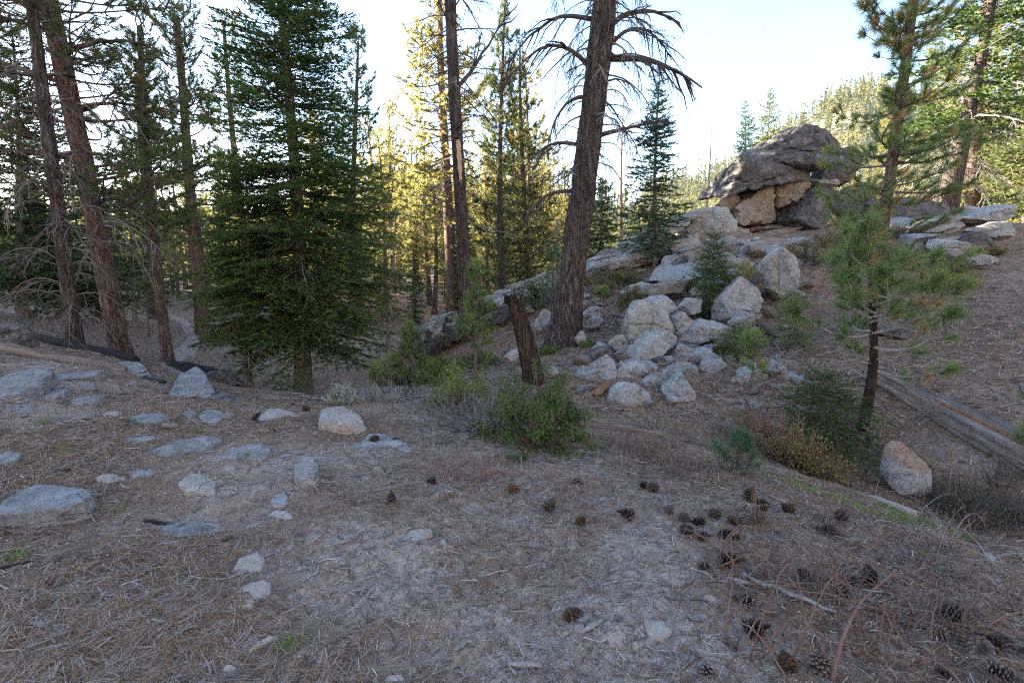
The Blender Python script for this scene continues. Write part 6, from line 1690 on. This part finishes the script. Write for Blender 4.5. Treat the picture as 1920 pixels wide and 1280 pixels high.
# ------------------------------------------------------------------ ground litter (uncountable)
def litter():
    r = np.random.default_rng(15); g = Geo()
    n = 74000
    Y = 1.3 * np.exp(r.random(n) * math.log(16 / 1.3)) ; X = Y * r.uniform(-1.12, 1.12, n)
    P2 = np.stack([X, Y, 0 * X], -1)
    dens = 0.5 + 1.9 * fbm(P2 * 1.1, 4, 61) + 0.35 * np.clip((-X + 0.3) / 2, -0.3, 0.6)
    k = r.random(n) < np.clip(dens, 0.12, 1)
    X, Y = X[k], Y[k]; n = len(X)
    a = r.uniform(0, 6.28, n) ; L = r.uniform(0.10, 0.20, n)
    w = 0.0010 + 0.00040 * np.hypot(X, Y)
    tint = np.clip(np.where(r.random(n) < 0.30, r.uniform(0.70, 1.0, n), r.uniform(0.05, 0.68, n)), 0, 1)
    for j in range(2):
        aj = a + (j - 0.5) * r.uniform(0.04, 0.22, n)
        d = np.stack([np.cos(aj), np.sin(aj)], -1); sd = np.stack([-np.sin(aj), np.cos(aj)], -1)
        bend = r.normal(0, 0.12, n)
        p0 = np.stack([X, Y], -1); p1 = p0 + d * (L * 0.5)[:, None] + sd * (bend * L * 0.5)[:, None]; p2 = p0 + d * L[:, None]
        V = []
        lift = [r.uniform(0.001, 0.005, n), r.uniform(0.001, 0.009, n), r.uniform(0.001, 0.006, n)]
        for q, lf, ww in ((p0, lift[0], 1.0), (p1, lift[1], 1.0), (p2, lift[2], 0.4)):
            z = gz(q[:, 0], q[:, 1]) + lf + 0.002
            for sg in (-1, 1):
                V.append(np.c_[q + sd * (sg * 0.5 * w * ww)[:, None], z])
        V = np.stack(V, 1).reshape(-1, 3)
        q = np.arange(n)[:, None] * 6
        f = np.concatenate([q + [0, 1, 3], q + [0, 3, 2], q + [2, 3, 5], q + [2, 5, 4]])
        g.add(V, f, 0, np.repeat(tint, 6))
    tag(g.build('needle_litter', [M['litter']], None, False), 'fallen pine needles strewn over the sandy ground', 'pine needles', kind='stuff')
    # twigs and bark flakes, out to the slopes
    g = Geo(); n = 6000
    Y = 1.4 * np.exp(r.random(n) * math.log(20 / 1.4)); X = Y * r.uniform(-1.1, 1.1, n)
    a = r.uniform(0, 6.28, n); D = np.hypot(X, Y)
    L = r.uniform(0.03, 0.16, n) * (0.6 + D * 0.06); rad = r.uniform(0.0012, 0.0032, n) * (0.7 + D * 0.12)
    s = np.linspace(-0.5, 0.5, 3)
    c = np.stack([X[:, None] + np.cos(a)[:, None] * s * L[:, None] + r.normal(0, 0.01, (n, 3)), Y[:, None] + np.sin(a)[:, None] * s * L[:, None] + r.normal(0, 0.01, (n, 3))], -1)
    z = gz(c[..., 0].ravel(), c[..., 1].ravel()).reshape(n, 3) + rad[:, None] * 1.2 + r.uniform(0, 0.01, (n, 3))
    tubes(g, np.concatenate([c, z[..., None]], -1), np.repeat(rad[:, None], 3, 1), 3, 0, r.random(n), cap=False)
    M['twig_mix'] = leaf_mat('fallen_twigs', [(0.0, (0.06, 0.045, 0.04)), (0.35, (0.20, 0.145, 0.11)), (0.75, (0.32, 0.28, 0.25)), (1.0, (0.44, 0.41, 0.38))], 0.05)
    tag(g.build('twig_litter', [M['twig_mix']], None, True), 'small broken twigs scattered over the ground and slopes', 'twigs', kind='stuff')
    # grit and bark chips
    g = Geo(); n = 46000
    Y = 1.3 * np.exp(r.random(n) * math.log(24 / 1.3)); X = Y * r.uniform(-1.1, 1.1, n)
    D = np.hypot(X, Y); sz = r.uniform(0.0014, 0.0045, n) * (0.7 + 0.22 * D)
    base = np.array([[1, 0, 0], [-0.5, .9, 0], [-.5, -.9, 0], [0.1, 0, 0.8]])
    rot = r.uniform(0, 6.28, n); cr, sr = np.cos(rot), np.sin(rot)
    bx = base[None, :, 0] * r.uniform(0.6, 1.6, (n, 1)); by = np.repeat(base[None, :, 1], n, 0)
    V = np.stack([bx * cr[:, None] - by * sr[:, None], bx * sr[:, None] + by * cr[:, None], np.repeat(base[None, :, 2], n, 0)], -1) * sz[:, None, None]
    V[..., 0] += X[:, None]; V[..., 1] += Y[:, None]; V[..., 2] += (gz(X, Y) + sz * 0.1)[:, None]
    q = np.arange(n)[:, None] * 4
    f = np.concatenate([q + [0, 1, 3], q + [1, 2, 3], q + [2, 0, 3]])
    M['grit'] = leaf_mat('grit', [(0.0, (0.06, 0.044, 0.034)), (0.25, (0.25, 0.185, 0.14)), (0.55, (0.46, 0.385, 0.325)), (1.0, (0.68, 0.62, 0.56))], 0.0)
    g.add(V.reshape(-1, 3), f, 0, np.repeat(r.random(n) ** 1.2, 4))
    tag(g.build('gravel', [M['grit']], None, False), 'fine gravel and bark chips on the sandy ground', 'gravel', kind='stuff')
    g = Geo(); n = 5200
    X = r.uniform(-3.5, 12, n); Y = r.uniform(6.8, 16, n); a = r.uniform(0, 6.28, n); L = r.uniform(0.08, 0.45, n) * r.uniform(0.4, 1, n); rad = r.uniform(0.003, 0.009, n)
    s = np.linspace(-0.5, 0.5, 3)
    c = np.stack([X[:, None] + np.cos(a)[:, None] * s * L[:, None] + r.normal(0, 0.02, (n, 3)), Y[:, None] + np.sin(a)[:, None] * s * L[:, None] + r.normal(0, 0.02, (n, 3))], -1)
    z = gz(c[..., 0].ravel(), c[..., 1].ravel()).reshape(n, 3) + rad[:, None] + r.uniform(0, 0.03, (n, 3))
    tubes(g, np.concatenate([c, z[..., None]], -1), np.repeat(rad[:, None], 3, 1), 3, 0, r.random(n) ** 1.2, cap=False)
    tag(g.build('slope_twigs', [M['twig_mix']], None, True), 'grey dead twigs strewn over the gully and spur', 'twigs', kind='stuff')
    g = Geo(); n = 7000
    X = r.uniform(1, 15, n); Y = r.uniform(6, 20, n); k = X < Y * 1.1; X, Y = X[k], Y[k]; n = len(X)
    sz = r.uniform(0.012, 0.05, n); a = r.normal(0.2, 0.5, n); base = np.array([[1, .28, .05], [-1, .22, .1], [-.9, -.25, 0], [1.1, -.2, .05]])
    V = np.repeat(base[None], n, 0) * np.stack([sz, sz, sz], -1)[:, None, :]
    V = np.stack([V[..., 0] * np.cos(a)[:, None] - V[..., 1] * np.sin(a)[:, None], V[..., 0] * np.sin(a)[:, None] + V[..., 1] * np.cos(a)[:, None], V[..., 2] + 0.012], -1)
    V[..., 0] += X[:, None]; V[..., 1] += Y[:, None]; V[..., 2] += gz(V[..., 0].ravel(), V[..., 1].ravel()).reshape(n, 4)
    q = np.arange(n)[:, None] * 4
    g.add(V.reshape(-1, 3), np.concatenate([q + [0, 1, 2], q + [0, 2, 3]]), 0, np.repeat(r.random(n) ** 2.2 * 0.8, 4))
    tag(g.build('bark_litter', [M['twig_mix']], None, False), 'flakes of bark and wood strewn on the far slope', 'bark', kind='stuff')
litter()

def grass_patch(label, spots, n, L, seed, mat='grass', w=0.003):
    r = np.random.default_rng(seed); g = Geo()
    for (px, py, sp, k) in spots:
        p = ground_pt(px, py)
        x = p[0] + r.normal(0, sp, k * n); y = p[1] + r.normal(0, sp * 0.6, k * n)
        B_ = np.c_[x, y, gz(x, y) - 0.005]
        D = norm(r.normal(0, 0.45, (k * n, 3)) + np.array([0, 0, 1.0]))
        blades(g, B_, D, L * r.uniform(0.4, 1.1, k * n), w, 0, r.random(k * n), bend=0.15)
    tag(g.build('grass', [M[mat]], None, False), label, 'grass', kind='stuff')
grass_patch('short green grass along the creek edge', [(1490 + 26 * k, 906 + 7.2 * k + 6 * (k % 3), .07, 2) for k in range(14) if k % 4 != 2] + [(1640 + 24 * k, 938 + 10 * k, .05, 2) for k in range(9) if k % 3] + [(1460, 900, .1, 1)], 130, 0.06, 801, w=0.004)
grass_patch('mossy green tufts in the creek bed', [(1130, 800, .15, 2), (1180, 805, .18, 2), (1240, 800, .2, 2), (1600, 870, .15, 2), (1560, 860, .15, 2), (1760, 930, .2, 3), (1850, 960, .2, 3), (1120, 790, .1, 2), (820, 720, .4, 3), (900, 735, .4, 3), (760, 728, .4, 3), (1000, 760, .3, 2)], 200, 0.12, 802)
for k, (px, py, lab) in enumerate([(460, 868, 'green grass tuft before the humped pale stone'), (335, 845, 'green grass tuft over the long flat stone'), (252, 795, 'green grass tuft at the flat grey stone'), (120, 850, 'thin grass tuft at the left below the bedrock'), (85, 792, 'grass tuft left of the bedrock wedge'), (370, 806, 'grass tuft in the sand below the blunt stone'), (130, 756, 'grass tuft before the wedge of rock'), (225, 950, 'small green weed right of the blue-grey slab'), (545, 1212, 'little green weed near the lowest cream stone'), (40, 1045, 'small weed at the left edge')]):
    r = np.random.default_rng(820 + k); p = ground_pt(px, py); g = Geo(); n = 46
    B_ = np.c_[r.normal(0, 0.035, n), r.normal(0, 0.03, n), np.full(n, -0.008)]
    blades(g, B_, norm(r.normal(0, 0.4, (n, 3)) + np.array([0, 0, 1.0])), (0.13 if k < 7 else 0.06) * r.uniform(0.5, 1.1, n), 0.004 if k < 7 else 0.010, 0, r.random(n) * 0.7, bend=0.15)
    tag(g.build('grass_tuft', [M['grass']], None, False, loc=p), lab, 'grass')
grass_patch('dry straw-coloured grass on the banks and slopes', [(700, 770, .5, 2), (900, 860, .4, 1), (1150, 840, .5, 2), (1300, 850, .4, 2), (1440, 830, .4, 2), (1520, 880, .3, 2), (1350, 790, .5, 2), (1230, 790, .5, 3), (1160, 760, .3, 3), (60, 760, .5, 1), (250, 760, .6, 1), (1750, 900, .5, 2), (1850, 940, .4, 2)], 160, 0.16, 803, 'grass_dry')
for k, (px, py, lab, L) in enumerate([(1470, 1108, 'long pale splinter of wood among the pine cones', 0.42), (985, 1248, 'short grey wood sliver near the bottom edge', 0.14), (1110, 1185, 'curved grey twig beside the big lone cone', 0.12), (20, 1062, 'charred stick at the left edge', 0.16), (118, 886, 'black bark chip above the blue-grey slab', 0.10), (640, 1028, 'brown bark flake on the sand left of the oblong stone', 0.10), (1385, 1092, 'short pale stick by the pair of cones', 0.10), (300, 975, 'dark stick above the flat grey stone', 0.2)]):
    p = ground_pt(px, py); r = np.random.default_rng(840 + k); a = (-0.7, -0.2, 0.6, 0.3, 0.2, 0.1, 0.0, 0.1)[k]
    s = np.linspace(-0.5, 0.5, 9); g = Geo()
    c = np.stack([np.cos(a) * s * L, np.sin(a) * s * L, 0 * s], -1) + np.cumsum(r.normal(0, 0.012 * L, (9, 3)), 0)
    c[:, 2] = gz(c[:, 0] + p[0], c[:, 1] + p[1]) - p[2] + 0.010
    tubes(g, c, 0.011 * (1 - np.abs(s) * 1.1) + 0.003, 7)
    tag(g.build('stick', [M['char'] if k in (3, 4, 7) else M['twig_grey']], None, loc=p), lab, 'stick')
r = np.random.default_rng(99)
for k in range(46):
    px, py = (r.uniform(1080, 1320), r.uniform(590, 700)) if k < 24 else (r.uniform(1400, 1560), r.uniform(560, 760))
    p = ground_pt(px, py); L = r.uniform(0.25, 0.8); a = r.uniform(-0.4, 1.2); s = np.linspace(-0.5, 0.5, 8); g = Geo()
    c = np.stack([np.cos(a) * s * L, np.sin(a) * s * L, 0 * s], -1) + np.cumsum(r.normal(0, 0.02 * L, (8, 3)), 0)
    c[:, 2] = gz(c[:, 0] + p[0], c[:, 1] + p[1]) - p[2] + 0.02 + np.abs(r.normal(0, .02, 8))
    tubes(g, c, np.linspace(0.014, 0.005, 8) * r.uniform(0.6, 1.3), 6)
    tag(g.build('stick', [M['twig_grey']], None, loc=p), 'bleached stick lying on the slope ' + ('left of the boulder pile' if k < 24 else 'right of the boulder pile'), 'stick', 'bleached sticks on the slope')

# ------------------------------------------------------------------ thin air haze round the whole place
def haze():
    m, nt = mat_new('thin_haze'); b = NB(nt)
    pv = b.n('ShaderNodeVolumePrincipled'); pv.inputs['Color'].default_value = (0.93, 0.95, 1.0, 1); pv.inputs['Density'].default_value = 0.00015
    pv.inputs['Anisotropy'].default_value = 0.35
    o = b.n('ShaderNodeOutputMaterial'); nt.links.new(pv.outputs[0], o.inputs['Volume'])
    x, z0, z1 = 980.0, -9.0, 112.0
    v = np.array([(sx * x, sy * x, z) for z in (z0, z1) for sx, sy in ((-1, -1), (1, -1), (1, 1), (-1, 1))])
    f = [(0, 2, 1), (0, 3, 2), (4, 5, 6), (4, 6, 7)]
    for i in range(4):
        j = (i + 1) % 4; f += [(i, j, j + 4), (i, j + 4, i + 4)]
    g = Geo(); g.add(v, f)
    tag(g.build('haze', [m], None, False), 'thin pale haze in the evening air', 'haze', kind='stuff')
haze()
